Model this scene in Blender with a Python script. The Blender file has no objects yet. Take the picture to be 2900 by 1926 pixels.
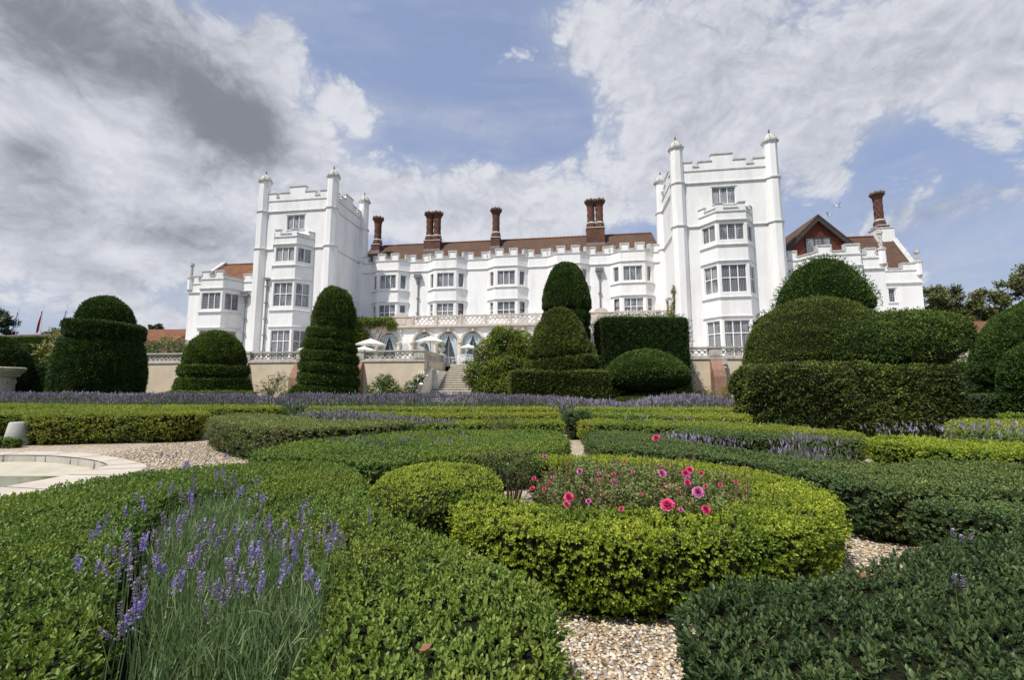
import bpy, bmesh, math, random
import numpy as np
from mathutils import Vector, Matrix
from mathutils.geometry import tessellate_polygon

random.seed(7)
RNG = np.random.default_rng(11)
R = math.radians
sc = bpy.context.scene
COL = sc.collection
TH = math.atan(.1422)                      # the house stands turned a little from the view
CT, ST = math.cos(TH), math.sin(TH)


def W(u, v, z=0.0):
    """house frame (u along the front, v away from the garden) to world"""
    return Vector((u * CT + v * ST, -u * ST + v * CT, z))


# ------------------------------------------------------------------ object helpers
def tag(o, label=None, cat=None, group=None, kind=None):
    if label: o['label'] = label
    if cat: o['category'] = cat
    if group: o['group'] = group
    if kind: o['kind'] = kind
    return o


def empty(name, label, cat, loc, rz=0.0, group=None):
    o = bpy.data.objects.new(name, None)
    o.empty_display_size = .3
    COL.objects.link(o)
    o.location = loc
    o.rotation_euler = (0, 0, rz)
    return tag(o, label, cat, group)


def dup(o, parent=None):
    c = o.copy()
    COL.objects.link(c)
    c.parent = parent
    for ch in list(o.children):
        dup(ch, c)
    return c


# ------------------------------------------------------------------ materials
MATS = {}


def nmat(name):
    m = bpy.data.materials.new(name)
    m.use_nodes = True
    nt = m.node_tree
    b = nt.nodes['Principled BSDF']
    MATS[name] = m
    return m, nt, b


def nd(nt, t, **kw):
    n = nt.nodes.new(t)
    for k, v in kw.items():
        if k.startswith('i_'):
            n.inputs[k[2:].replace('_', ' ')].default_value = v
        else:
            setattr(n, k, v)
    return n


def ramp(nt, fac, stops):
    n = nt.nodes.new('ShaderNodeValToRGB')
    el = n.color_ramp.elements
    while len(el) < len(stops): el.new(.5)
    for e, (p, c) in zip(el, stops):
        e.position = p
        e.color = (*c, 1) if len(c) == 3 else c
    nt.links.new(fac, n.inputs[0])
    return n.outputs[0]


def mixc(nt, fac, a, b, mode='MIX'):
    n = nt.nodes.new('ShaderNodeMix')
    n.data_type = 'RGBA'
    n.blend_type = mode
    for sock, val in ((n.inputs[0], fac), (n.inputs[6], a), (n.inputs[7], b)):
        if isinstance(val, bpy.types.NodeSocket): nt.links.new(val, sock)
        elif isinstance(val, (int, float)): sock.default_value = val
        else: sock.default_value = (*val, 1)
    return n.outputs[2]


def mth(nt, op, a, b=None, c=None, clamp=False):
    n = nt.nodes.new('ShaderNodeMath')
    n.operation = op
    n.use_clamp = clamp
    for i, val in enumerate((a, b, c)):
        if val is None: continue
        if isinstance(val, bpy.types.NodeSocket): nt.links.new(val, n.inputs[i])
        else: n.inputs[i].default_value = val
    return n.outputs[0]


def noise(nt, vec, scale, detail=4, rough=.55, dist=0.0):
    n = nd(nt, 'ShaderNodeTexNoise')
    n.inputs['Scale'].default_value = scale
    n.inputs['Detail'].default_value = detail
    n.inputs['Roughness'].default_value = rough
    n.inputs['Distortion'].default_value = dist
    if vec is not None: nt.links.new(vec, n.inputs['Vector'])
    return n.outputs[0]


def mapping(nt, vec, scale=(1, 1, 1), loc=(0, 0, 0)):
    n = nd(nt, 'ShaderNodeMapping')
    n.inputs['Scale'].default_value = scale
    n.inputs['Location'].default_value = loc
    nt.links.new(vec, n.inputs['Vector'])
    return n.outputs[0]


def bump(nt, h, strength, dist, bsdf):
    n = nd(nt, 'ShaderNodeBump')
    n.inputs['Strength'].default_value = strength
    n.inputs['Distance'].default_value = dist
    nt.links.new(h, n.inputs['Height'])
    nt.links.new(n.outputs[0], bsdf.inputs['Normal'])


def tc(nt, which='UV'):
    return nd(nt, 'ShaderNodeTexCoord').outputs[which]


def brick(nt, vec, w, h, c1, c2, mortar, msize=.01, bias=0.0):
    n = nd(nt, 'ShaderNodeTexBrick')
    n.inputs['Color1'].default_value = (*c1, 1)
    n.inputs['Color2'].default_value = (*c2, 1)
    n.inputs['Mortar'].default_value = (*mortar, 1)
    n.inputs['Scale'].default_value = 1
    n.inputs['Mortar Size'].default_value = msize
    n.inputs['Bias'].default_value = bias
    n.inputs['Brick Width'].default_value = w
    n.inputs['Row Height'].default_value = h
    nt.links.new(vec, n.inputs['Vector'])
    return n


def plain(name, col, rough=.7, var=.15, scale=6.0, spec=.3, metal=0.0, bumpd=0.0, coord='Object'):
    m, nt, b = nmat(name)
    v = tc(nt, coord)
    f = noise(nt, v, scale, 5, .6)
    d = tuple(max(0, c * (1 - var)) for c in col)
    l = tuple(min(1, c * (1 + var)) for c in col)
    c = ramp(nt, f, [(.3, d), (.7, l)])
    nt.links.new(c, b.inputs['Base Color'])
    b.inputs['Roughness'].default_value = rough
    b.inputs['Specular IOR Level'].default_value = spec
    b.inputs['Metallic'].default_value = metal
    if bumpd: bump(nt, noise(nt, v, scale * 5, 6, .7), .6, bumpd, b)
    return m


def stone(name, base, dark, scale=2.0, rough=.85, streak=.5):
    """weathered stone: lichen blotches, dark rain streaks"""
    m, nt, b = nmat(name)
    v = tc(nt, 'Object')
    a = noise(nt, v, scale, 8, .65)
    s = noise(nt, mapping(nt, v, (6, 6, .8)), 1.5, 5, .6)
    c = mixc(nt, ramp(nt, a, [(.38, (0, 0, 0)), (.68, (1, 1, 1))]), base, tuple(.8 * x for x in base))
    c = mixc(nt, mth(nt, 'MULTIPLY', ramp(nt, s, [(.5, (0, 0, 0)), (.75, (1, 1, 1))]), streak), c, dark)
    nt.links.new(c, b.inputs['Base Color'])
    b.inputs['Roughness'].default_value = rough
    b.inputs['Specular IOR Level'].default_value = .2
    bump(nt, noise(nt, v, scale * 12, 6, .7), .5, .01, b)
    return m


def make_white_wall():
    m, nt, b = nmat('white_painted_brick')
    uv = tc(nt, 'UV')
    br = brick(nt, uv, .23, .078, (.88, .87, .845), (.835, .825, .80), (.75, .745, .73), .006)
    g = noise(nt, mapping(nt, uv, (.9, .16, 1)), 1.2, 7, .62)
    col = mixc(nt, ramp(nt, g, [(.46, (0, 0, 0)), (.70, (.62, .62, .62))]), br.outputs[0], (.61, .595, .56))
    g2 = noise(nt, uv, .35, 4, .6)
    col = mixc(nt, ramp(nt, g2, [(.42, (0, 0, 0)), (.7, (.35, .35, .35))]), col, (.73, .73, .72))
    nt.links.new(col, b.inputs['Base Color'])
    b.inputs['Roughness'].default_value = .75
    b.inputs['Specular IOR Level'].default_value = .2
    bump(nt, br.outputs[1], -.5, .006, b)
    return m


def make_brick(name, c1, c2, mortar, w=.23, h=.078, soot=None, bm=.01):
    m, nt, b = nmat(name)
    uv = tc(nt, 'UV')
    br = brick(nt, uv, w, h, c1, c2, mortar, bm)
    g = noise(nt, tc(nt, 'Object'), 1.4, 6, .65)
    col = mixc(nt, ramp(nt, g, [(.35, (0, 0, 0)), (.75, (.8, .8, .8))]), br.outputs[0], soot or tuple(x * .45 for x in c1))
    nt.links.new(col, b.inputs['Base Color'])
    b.inputs['Roughness'].default_value = .9
    b.inputs['Specular IOR Level'].default_value = .15
    bump(nt, br.outputs[1], -.8, .012, b)
    return m


def make_tiles(name, c1, c2, lichen, lich=.5):
    m, nt, b = nmat(name)
    uv = tc(nt, 'UV')
    br = brick(nt, uv, .2, .13, c1, c2, tuple(x * .4 for x in c1), .012)
    o = tc(nt, 'Object')
    g = noise(nt, o, 1.1, 8, .7)
    col = mixc(nt, mth(nt, 'MULTIPLY', ramp(nt, g, [(.5, (0, 0, 0)), (.66, (1, 1, 1))]), lich), br.outputs[0], lichen)
    g2 = noise(nt, mapping(nt, o, (1, 1, 1), (5, 3, 1)), .5, 5, .6)
    col = mixc(nt, ramp(nt, g2, [(.4, (0, 0, 0)), (.7, (.55, .55, .55))]), col, tuple(x * .55 for x in c1))
    nt.links.new(col, b.inputs['Base Color'])
    b.inputs['Roughness'].default_value = .85
    b.inputs['Specular IOR Level'].default_value = .2
    sx = nd(nt, 'ShaderNodeSeparateXYZ')
    nt.links.new(uv, sx.inputs[0])
    saw = mth(nt, 'FRACT', mth(nt, 'DIVIDE', sx.outputs[1], .13))
    h = mth(nt, 'ADD', mth(nt, 'MULTIPLY', saw, -1.0), mth(nt, 'MULTIPLY', noise(nt, uv, 14, 3), .6))
    bump(nt, h, .8, .025, b)
    return m


def make_pane(name, curtain, cw=.125, ch=.15):
    """dark leaded window glass; curtain = how much pale cloth shows behind it"""
    m, nt, b = nmat(name)
    uv = tc(nt, 'UV')
    br = brick(nt, uv, cw, ch, (1, 1, 1), (.3, .3, .3), (0, 0, 0), .017)
    br.offset = 0.0
    sx = nd(nt, 'ShaderNodeSeparateXYZ')
    nt.links.new(uv, sx.inputs[0])
    fold = noise(nt, mapping(nt, uv, (9, .5, 1)), 1.6, 3, .5)
    inside = ramp(nt, noise(nt, uv, .9, 2), [(.4, (.012, .013, .016)), (.7, (.05, .052, .058))])
    cl = ramp(nt, fold, [(.3, (.22, .22, .225)), (.7, (.52, .52, .51))])
    oi = nd(nt, 'ShaderNodeObjectInfo').outputs['Random']
    cm = noise(nt, mapping(nt, uv, (1.2, .5, 1)), 1.1, 1)
    cfac = mth(nt, 'MULTIPLY', ramp(nt, mth(nt, 'ADD', cm, mth(nt, 'MULTIPLY', oi, .3)), [(.55, (0, 0, 0)), (.66, (1, 1, 1))]), curtain)
    col = mixc(nt, cfac, inside, cl)
    jit = mixc(nt, .35, col, br.outputs[0], 'MULTIPLY')
    lead = mth(nt, 'SUBTRACT', 1.0, br.outputs[1])
    col2 = mixc(nt, br.outputs[1], jit, (.30, .305, .31))
    nt.links.new(col2, b.inputs['Base Color'])
    b.inputs['Roughness'].default_value = .06
    b.inputs['Specular IOR Level'].default_value = .6
    bp = noise(nt, mapping(nt, uv, (1 / cw, 1 / ch, 1)), 1.0, 1)
    bump(nt, bp, .25, .02, b)
    return m


def make_fol(name, dark, mid, light, patch=None, pscale=.8, pamt=.5, transl=.28, rough=.5):
    m, nt, b = nmat(name)
    at = nd(nt, 'ShaderNodeAttribute')
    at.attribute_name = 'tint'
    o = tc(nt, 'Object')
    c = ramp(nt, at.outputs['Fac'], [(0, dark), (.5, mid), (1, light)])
    if patch:
        g = noise(nt, o, pscale, 4, .6)
        f = mth(nt, 'MULTIPLY', ramp(nt, g, [(.46, (0, 0, 0)), (.62, (1, 1, 1))]), pamt)
        c = mixc(nt, f, c, mixc(nt, at.outputs['Fac'], tuple(.45 * x for x in patch), patch))
    nt.links.new(c, b.inputs['Base Color'])
    b.inputs['Roughness'].default_value = rough
    b.inputs['Specular IOR Level'].default_value = .35
    tr = nd(nt, 'ShaderNodeBsdfTranslucent')
    tcx = mixc(nt, .5, c, (.9, 1.0, .25), 'MULTIPLY')
    br = nd(nt, 'ShaderNodeBrightContrast')
    nt.links.new(tcx, br.inputs[0])
    nt.links.new(tcx, tr.inputs[0])
    mx = nd(nt, 'ShaderNodeMixShader')
    mx.inputs[0].default_value = transl
    nt.links.new(b.outputs[0], mx.inputs[1])
    nt.links.new(tr.outputs[0], mx.inputs[2])
    nt.links.new(mx.outputs[0], nt.nodes['Material Output'].inputs[0])
    return m


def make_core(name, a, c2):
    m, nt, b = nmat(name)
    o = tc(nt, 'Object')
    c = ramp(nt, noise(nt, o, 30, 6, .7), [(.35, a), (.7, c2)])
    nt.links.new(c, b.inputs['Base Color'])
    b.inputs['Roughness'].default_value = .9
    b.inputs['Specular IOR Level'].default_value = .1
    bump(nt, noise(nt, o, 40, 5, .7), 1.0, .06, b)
    return m


def make_gravel():
    m, nt, b = nmat('gravel_stones')
    o = tc(nt, 'Object')
    def layer(s):
        vo = nd(nt, 'ShaderNodeTexVoronoi')
        vo.inputs['Scale'].default_value = s
        nt.links.new(o, vo.inputs['Vector'])
        sep = nd(nt, 'ShaderNodeSeparateColor')
        nt.links.new(vo.outputs['Color'], sep.inputs[0])
        return vo.outputs['Distance'], sep.outputs[0]
    d1, r1 = layer(48)
    c = ramp(nt, r1, [(0, (.16, .13, .10)), (.15, (.40, .29, .17)), (.45, (.56, .44, .29)), (.75, (.66, .56, .41)), (.92, (.36, .33, .30)), (1, (.72, .66, .56))])
    c = mixc(nt, ramp(nt, d1, [(.25, (0, 0, 0)), (.75, (.75, .75, .75))]), c, (.10, .08, .055))
    big = noise(nt, o, .9, 5, .6)
    c = mixc(nt, ramp(nt, big, [(.4, (0, 0, 0)), (.7, (.3, .3, .3))]), c, (.62, .55, .44))
    nt.links.new(c, b.inputs['Base Color'])
    b.inputs['Roughness'].default_value = .8
    bump(nt, d1, -1.0, .012, b)
    return m


def make_ground():
    m, nt, b = nmat('garden_ground')
    o = tc(nt, 'Object')
    g = noise(nt, o, .4, 8, .65)
    h = noise(nt, o, 9, 6, .7)
    c = mixc(nt, ramp(nt, g, [(.4, (0, 0, 0)), (.6, (1, 1, 1))]), (.045, .075, .02), (.07, .085, .03))
    c = mixc(nt, ramp(nt, h, [(.35, (0, 0, 0)), (.7, (.6, .6, .6))]), c, (.03, .045, .015))
    nt.links.new(c, b.inputs['Base Color'])
    b.inputs['Roughness'].default_value = .95
    bump(nt, h, .8, .04, b)
    return m


WALL = make_white_wall()
WHITE = plain('white_paint', (.82, .82, .81), .6, .05, 3)
COPE = stone('weathered_coping', (.60, .59, .56), (.15, .145, .13), 3.5, streak=.75)
TRIM = stone('painted_stone_trim', (.74, .735, .71), (.30, .29, .27), 3.0, streak=.6)
CAP = stone('turret_cap_stone', (.60, .58, .53), (.20, .19, .17), 5.0, streak=.8)
BALC = stone('pink_grey_stone', (.62, .54, .46), (.33, .29, .25), 3.0, streak=.4)
TERST = stone('grey_terrace_stone', (.55, .51, .44), (.17, .16, .14), 3.0, streak=.75)
STEPST = stone('pale_step_stone', (.74, .69, .60), (.30, .27, .22), 3.0, streak=.45)
CREAM = stone('cream_render', (.70, .585, .425), (.50, .42, .32), .7, streak=.22)
ARCHST = stone('arch_stone', (.72, .64, .52), (.42, .37, .30), 2.0, streak=.35)
POOL = stone('pond_stone', (.54, .48, .39), (.30, .27, .23), 2.5, streak=.4)
POOLG = stone('pond_inner_stone', (.52, .48, .41), (.25, .225, .19), 3.5, streak=.6)
URNST = stone('urn_stone', (.55, .48, .38), (.16, .13, .10), 5.0, streak=.9)
REDB = make_brick('buttress_brick', (.25, .085, .045), (.33, .15, .09), (.46, .40, .33), soot=(.17, .10, .07))
CHIMB = make_brick('chimney_brick', (.22, .072, .036), (.105, .042, .028), (.17, .135, .11), soot=(.038, .028, .023), bm=.008)
TILEB = make_tiles('brown_roof_tiles', (.145, .082, .055), (.10, .06, .042), (.19, .115, .05), .45)
TILEO = make_tiles('orange_roof_tiles', (.23, .095, .048), (.17, .075, .042), (.33, .19, .055), .5)
TILEH = make_tiles('hung_tiles', (.27, .09, .055), (.22, .08, .05), (.2, .08, .05), .1)
PANE = make_pane('leaded_glass', .55)
PANEC = make_pane('leaded_glass_with_nets', 1.0)
PANED = make_pane('dark_leaded_glass', .12)
WOODR = plain('red_brown_wood', (.16, .055, .03), .5, .25, 9)
WOODK = plain('dark_timber', (.045, .04, .037), .7, .3, 6)
LEAD = plain('lead_grey', (.19, .195, .205), .55, .25, 8, .4)
LEADD = plain('dark_lead', (.11, .115, .12), .5, .3, 8, .4)
CLOTH = plain('blue_grey_curtain', (.50, .56, .58), .9, .12, 12, .1)
INNER = plain('dim_glass', (.045, .055, .065), .06, .4, 1.5, .6)
CANV = plain('white_canvas', (.84, .83, .80), .8, .04, 4, .1)
POLE = plain('grey_pole', (.25, .25, .25), .4, .1, 6, .5)
SLAB = plain('terrace_paving', (.5, .46, .40), .85, .2, 1.2)
GRAVEL = make_gravel()
GROUND = make_ground()
SAND = stone('pond_floor_silt', (.50, .46, .36), (.30, .27, .15), 1.6, streak=.5)
RISER = stone('shade_toned_riser_stone', (.42, .37, .30), (.16, .14, .11), 4.0, streak=.7)  # weathered stone whose colour also carries the shade under each nosing
BARK = plain('bark', (.09, .065, .045), .9, .3, 12, .1, bumpd=.02)
SOIL = plain('garden_soil', (.055, .038, .025), .95, .4, 14, .1, bumpd=.02)
TWIG = plain('dry_twig', (.15, .10, .06), .9, .35, 14, .1)
WHITEST = stone('white_cast_stone', (.44, .43, .385), (.30, .28, .23), 2.0, streak=.4)

BOXA = make_fol('box_leaf', (.022, .05, .008), (.10, .18, .028), (.29, .38, .085), (.32, .37, .05), 1.3, .5)
BOXY = make_fol('golden_box_leaf', (.05, .10, .008), (.235, .315, .024), (.50, .53, .06), (.10, .20, .025), 2.2, .55, .3)
BOXK = make_fol('half_golden_box_leaf', (.02, .055, .008), (.115, .20, .026), (.44, .48, .06), (.08, .17, .02), 2.0, .5, .3)
BOXB = make_fol('blue_green_box_leaf', (.026, .052, .017), (.082, .135, .043), (.21, .275, .09), (.27, .30, .05), 1.0, .3)
BOXS = make_fol('shade_toned_box_leaf', (.013, .030, .010), (.05, .09, .030), (.14, .19, .065), (.08, .12, .04), 1.2, .3)  # leaf colour darkened to hold the bottom right hedge's shade
BOXF = make_fol('distant_box_leaf', (.032, .065, .010), (.14, .215, .03), (.34, .40, .07), (.43, .43, .045), .45, .65)
BOXW = make_fol('woody_box_leaf', (.03, .05, .016), (.12, .165, .045), (.29, .34, .10), (.22, .17, .08), 1.6, .4)
YEWD = make_fol('dark_yew', (.007, .02, .003), (.036, .08, .010), (.115, .19, .026), (.085, .10, .02), .35, .35, .15, .6)
YEWG = make_fol('mid_yew', (.010, .026, .004), (.062, .112, .013), (.18, .225, .026), (.11, .13, .02), .4, .45, .18, .6)
YEWO = make_fol('olive_yew', (.010, .02, .004), (.072, .105, .014), (.225, .26, .04), (.13, .12, .04), 1.2, .3, .2, .55)
SHRUB = make_fol('shrub_leaf', (.018, .05, .008), (.07, .135, .022), (.21, .29, .07), (.3, .32, .07), 1.0, .3, .3)
WIST = make_fol('wisteria_leaf', (.035, .065, .01), (.15, .215, .024), (.38, .41, .06), (.38, .29, .06), 1.0, .45, .35)
MAGN = make_fol('yellow_green_leaf', (.045, .065, .014), (.19, .19, .05), (.48, .44, .17), (.40, .32, .10), 1.0, .4, .3)
TREEF = make_fol('tree_leaf', (.03, .045, .014), (.125, .15, .045), (.28, .29, .10), (.24, .19, .07), .25, .5, .3)
TREED = make_fol('dark_tree_leaf', (.016, .026, .014), (.05, .075, .034), (.11, .14, .055), None, .3, 0, .2)
LAVG = make_fol('lavender_foliage', (.04, .075, .028), (.15, .225, .085), (.33, .41, .20), (.13, .23, .06), 2.0, .4, .3, .6)
LAVF = make_fol('lavender_flower', (.12, .10, .13), (.25, .215, .33), (.46, .40, .60), (.22, .19, .18), 3.0, .6, .2, .8)
LAVR = make_fol('lavender_row_flower', (.13, .115, .145), (.27, .235, .305), (.48, .43, .54), (.27, .25, .24), .9, .6, .25, .8)
LAVV = make_fol('violet_lavender_flower', (.15, .11, .28), (.29, .22, .56), (.50, .40, .82), (.2, .16, .22), 3.0, .3, .25, .8)
ROSEF = make_fol('rose_foliage', (.025, .05, .01), (.085, .135, .03), (.22, .26, .075), (.24, .11, .06), 3.0, .35, .25)
ROSEP = make_fol('pink_rose_petal', (.42, .012, .10), (.74, .05, .22), (.88, .22, .40), None, 3, 0, .35, .7)
ROSEM = make_fol('mauve_rose_petal', (.36, .03, .22), (.66, .12, .44), (.86, .42, .68), None, 3, 0, .35, .7)
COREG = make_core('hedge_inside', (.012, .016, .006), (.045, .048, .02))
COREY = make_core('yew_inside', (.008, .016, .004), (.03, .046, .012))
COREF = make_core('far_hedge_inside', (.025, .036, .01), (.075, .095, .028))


# ------------------------------------------------------------------ mesh builder
class MB:
    def __init__(s):
        s.v = []; s.f = []; s.m = []

    def add(s, verts, faces, mi=0):
        o = len(s.v)
        s.v += [tuple(p) for p in verts]
        s.f += [tuple(i + o for i in f) for f in faces]
        s.m += [mi] * len(faces)

    def hexa(s, a, mi=0):
        s.add(a, [(3, 2, 1, 0), (4, 5, 6, 7), (0, 1, 5, 4), (1, 2, 6, 5), (2, 3, 7, 6), (3, 0, 4, 7)], mi)

    def box(s, x0, x1, y0, y1, z0, z1, mi=0):
        s.hexa([(x0, y0, z0), (x1, y0, z0), (x1, y1, z0), (x0, y1, z0), (x0, y0, z1), (x1, y0, z1), (x1, y1, z1), (x0, y1, z1)], mi)

    def obox(s, O, d, s0, s1, t0, t1, z0, z1, mi=0):
        """box along plan direction d from O; t = outward (right hand of d)"""
        n = (d[1], -d[0])
        p = lambda a, t, z: (O[0] + d[0] * a + n[0] * t, O[1] + d[1] * a + n[1] * t, z)
        s.hexa([p(s0, t1, z0), p(s1, t1, z0), p(s1, t0, z0), p(s0, t0, z0), p(s0, t1, z1), p(s1, t1, z1), p(s1, t0, z1), p(s0, t0, z1)], mi)

    def prism(s, poly, z0, z1, mi=0, cap=True):
        n = len(poly)
        vs = [(x, y, z0) for x, y in poly] + [(x, y, z1) for x, y in poly]
        fs = [(i, (i + 1) % n, (i + 1) % n + n, i + n) for i in range(n)]
        if cap: fs += [tuple(range(n - 1, -1, -1)), tuple(range(n, 2 * n))]
        s.add(vs, fs, mi)

    def lathe(s, prof, c=(0, 0, 0), n=16, mi=0, ph=0.0, twist=None, cap=True):
        rows = []
        for j, (r, z) in enumerate(prof):
            rows.append([(c[0] + r * math.cos(ph + 2 * math.pi * i / n), c[1] + r * math.sin(ph + 2 * math.pi * i / n), c[2] + z) for i in range(n)])
        vs = [p for row in rows for p in row]
        fs = []
        for j in range(len(prof) - 1):
            for i in range(n):
                k = (i + 1) % n
                fs.append((j * n + i, j * n + k, (j + 1) * n + k, (j + 1) * n + i))
        if cap:
            fs.append(tuple(range(n - 1, -1, -1)))
            o = (len(prof) - 1) * n
            fs.append(tuple(range(o, o + n)))
        s.add(vs, fs, mi)

    def tube(s, pts, r0, r1=None, n=6, mi=0):
        r1 = r0 if r1 is None else r1
        pts = [Vector(p) for p in pts]
        vs = []
        for i, p in enumerate(pts):
            d = (pts[min(i + 1, len(pts) - 1)] - pts[max(i - 1, 0)]).normalized()
            a = d.orthogonal().normalized() if abs(d.z) > .9 else d.cross(Vector((0, 0, 1))).normalized()
            b = d.cross(a)
            r = r0 + (r1 - r0) * i / max(1, len(pts) - 1)
            vs += [tuple(p + (a * math.cos(t) + b * math.sin(t)) * r) for t in [2 * math.pi * k / n for k in range(n)]]
        fs = []
        for i in range(len(pts) - 1):
            for k in range(n):
                q = (k + 1) % n
                fs.append((i * n + k, i * n + q, (i + 1) * n + q, (i + 1) * n + k))
        fs += [tuple(range(n - 1, -1, -1)), tuple(range((len(pts) - 1) * n, len(pts) * n))]
        s.add(vs, fs, mi)

    def build(s, name, mats, parent=None, off=(0, 0, 0), smooth=False, label=None):
        me = bpy.data.meshes.new(name)
        vs = [(x - off[0], y - off[1], z - off[2]) for x, y, z in s.v]
        me.from_pydata(vs, [], s.f)
        mats = mats if isinstance(mats, (list, tuple)) else [mats]
        for m in mats: me.materials.append(m)
        if len(mats) > 1: me.polygons.foreach_set('material_index', s.m)
        if smooth: me.polygons.foreach_set('use_smooth', [True] * len(me.polygons))
        uvl = me.uv_layers.new(name='uv')
        for p in me.polygons:
            n = p.normal
            if abs(n.z) > .95: t = Vector((1, 0, 0)); b = Vector((0, 1, 0))
            else:
                t = Vector((-n.y, n.x, 0)).normalized(); b = n.cross(t)
            for li in p.loop_indices:
                c = Vector(s.v[me.loops[li].vertex_index])
                uvl.data[li].uv = (c.dot(t), c.dot(b))
        me.update()
        o = bpy.data.objects.new(name, me)
        COL.objects.link(o)
        o.parent = parent
        if label: o['label'] = label
        return o


# ------------------------------------------------------------------ foliage
def unit(a):
    return a / np.maximum(np.linalg.norm(a, axis=1, keepdims=True), 1e-9)


def wob(P, s, seed=0):
    """smooth pseudo noise in -1..1"""
    r = np.random.default_rng(seed)
    o = np.zeros(len(P))
    for i in range(6):
        k = r.normal(size=3) * s * (1 + .5 * i)
        o += np.sin(P @ k + r.uniform(0, 6.28)) / (1 + .35 * i)
    return o / 3.2


SHAPES = {
    'oval': (np.array([(0, 0, 0), (-.5, .32, .12), (-.42, .7, .1), (0, 1, 0), (.42, .7, .1), (.5, .32, .12)]), [(0, 3, 2, 1), (0, 5, 4, 3)]),
    'dia': (np.array([(0, 0, 0), (.5, .5, .1), (0, 1, 0), (-.5, .5, .1)]), [(0, 1, 2, 3)]),
    'blade': (np.array([(-.5, 0, 0), (.5, 0, 0), (.42, .55, .0), (-.42, .55, .0), (0.06, 1, -.06), (-.06, 1, -.06)]), [(0, 1, 2, 3), (3, 2, 4, 5)]),
}


class Fol:
    def __init__(s):
        s.V = []; s.F = []; s.T = []; s.M = []; s.n = 0

    def leaves(s, P, A, N, L, Wd, tint, shape='oval', mi=0, bend=None):
        n = len(P)
        if n == 0: return
        A = unit(A)
        N = N - A * np.sum(N * A, axis=1, keepdims=True)
        N = unit(N + 1e-6)
        X = np.cross(A, N)
        T, fs = SHAPES[shape]
        k = len(T)
        L = np.broadcast_to(np.asarray(L, float), (n,)).reshape(n, 1, 1)
        Wd = np.broadcast_to(np.asarray(Wd, float), (n,)).reshape(n, 1, 1)
        V = P[:, None, :] + X[:, None, :] * (T[None, :, 0:1] * Wd) + A[:, None, :] * (T[None, :, 1:2] * L) + N[:, None, :] * (T[None, :, 2:3] * Wd)
        if bend is not None:
            V = V + np.asarray(bend)[:, None, :] * (T[None, :, 1:2] ** 2) * L
        s.V.append(V.reshape(-1, 3).astype(np.float32))
        base = (np.arange(n) * k + s.n)[:, None, None]
        F = (base + np.array(fs)[None, :, :]).reshape(-1, 4)
        s.F.append(F)
        s.T.append(np.repeat(np.clip(np.broadcast_to(np.asarray(tint, float), (n,)), 0, 1), k).astype(np.float32))
        s.M.append(np.full(len(F), mi, np.int32))
        s.n += n * k

    def sprigs(s, P, A, L, Wd, k, tint, shape='oval', mi=0, spread=(1.25, .35), slen=1.1, rng=RNG):
        """little shoots: k leaves set spirally along each axis A"""
        n = len(P)
        if n == 0: return
        A = unit(A)
        ref = np.where(np.abs(A[:, 2:3]) < .9, np.array([[0, 0, 1.]]), np.array([[1., 0, 0]]))
        X = unit(np.cross(A, ref)); Y = np.cross(A, X)
        ph = rng.uniform(0, 6.28, n)
        for i in range(k):
            t = i / max(1, k - 1)
            az = ph + i * 2.4 + rng.normal(0, .25, n)
            tilt = spread[0] + (spread[1] - spread[0]) * t + rng.normal(0, .16, n)
            rad = X * np.cos(az)[:, None] + Y * np.sin(az)[:, None]
            D = A * np.cos(tilt)[:, None] + rad * np.sin(tilt)[:, None]
            sz = (1 - .25 * t) * rng.uniform(.75, 1.2, n)
            s.leaves(P + A * (L * slen * (t - .75)) , D, A * 1.0 + rad * -.2 + rng.normal(0, .12, (n, 3)), L * sz, Wd * sz,
                     tint + .28 * (t - .5) + rng.normal(0, .13, n), shape, mi)

    def build(s, name, mats, core=None, parent=None, loc=None, smooth_core=True, label=None):
        V = np.concatenate(s.V) if s.V else np.zeros((0, 3), np.float32)
        F = np.concatenate(s.F) if s.F else np.zeros((0, 4), int)
        T = np.concatenate(s.T) if s.T else np.zeros(0, np.float32)
        M = np.concatenate(s.M) if s.M else np.zeros(0, np.int32)
        cv = []; cf = []
        if core is not None:
            cv = np.array(core.v, np.float32).reshape(-1, 3); cf = core.f
        nl = len(V)
        allv = np.concatenate([V, cv]) if len(cv) else V
        T = np.concatenate([T, np.full(len(cv), .3, np.float32)])
        loops = np.concatenate([F.reshape(-1), np.array([i + nl for f in cf for i in f], int)]) if len(cf) else F.reshape(-1)
        tot = np.concatenate([np.full(len(F), 4), np.array([len(f) for f in cf], int)]) if len(cf) else np.full(len(F), 4)
        start = np.concatenate([[0], np.cumsum(tot)[:-1]])
        if loc is None: loc = (0, 0, 0)
        allv = allv - np.array(loc, np.float32)[None, :]
        me = bpy.data.meshes.new(name)
        me.vertices.add(len(allv)); me.vertices.foreach_set('co', allv.astype(np.float32).reshape(-1))
        me.loops.add(len(loops)); me.loops.foreach_set('vertex_index', loops.astype(np.int32))
        me.polygons.add(len(tot)); me.polygons.foreach_set('loop_start', start.astype(np.int32))
        mi = np.concatenate([M, np.full(len(cf), len(mats) - 1, np.int32)])
        for m in mats: me.materials.append(m)
        me.polygons.foreach_set('material_index', mi.astype(np.int32))
        me.update(calc_edges=True)
        a = me.attributes.new('tint', 'FLOAT', 'POINT')
        a.data.foreach_set('value', T.astype(np.float32))
        if smooth_core and len(cf):
            me.polygons.foreach_set('use_smooth', np.concatenate([np.zeros(len(F), bool), np.ones(len(cf), bool)]))
        o = bpy.data.objects.new(name, me)
        COL.objects.link(o)
        o.parent = parent
        o.location = loc
        if label: o['label'] = label
        return o


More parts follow.
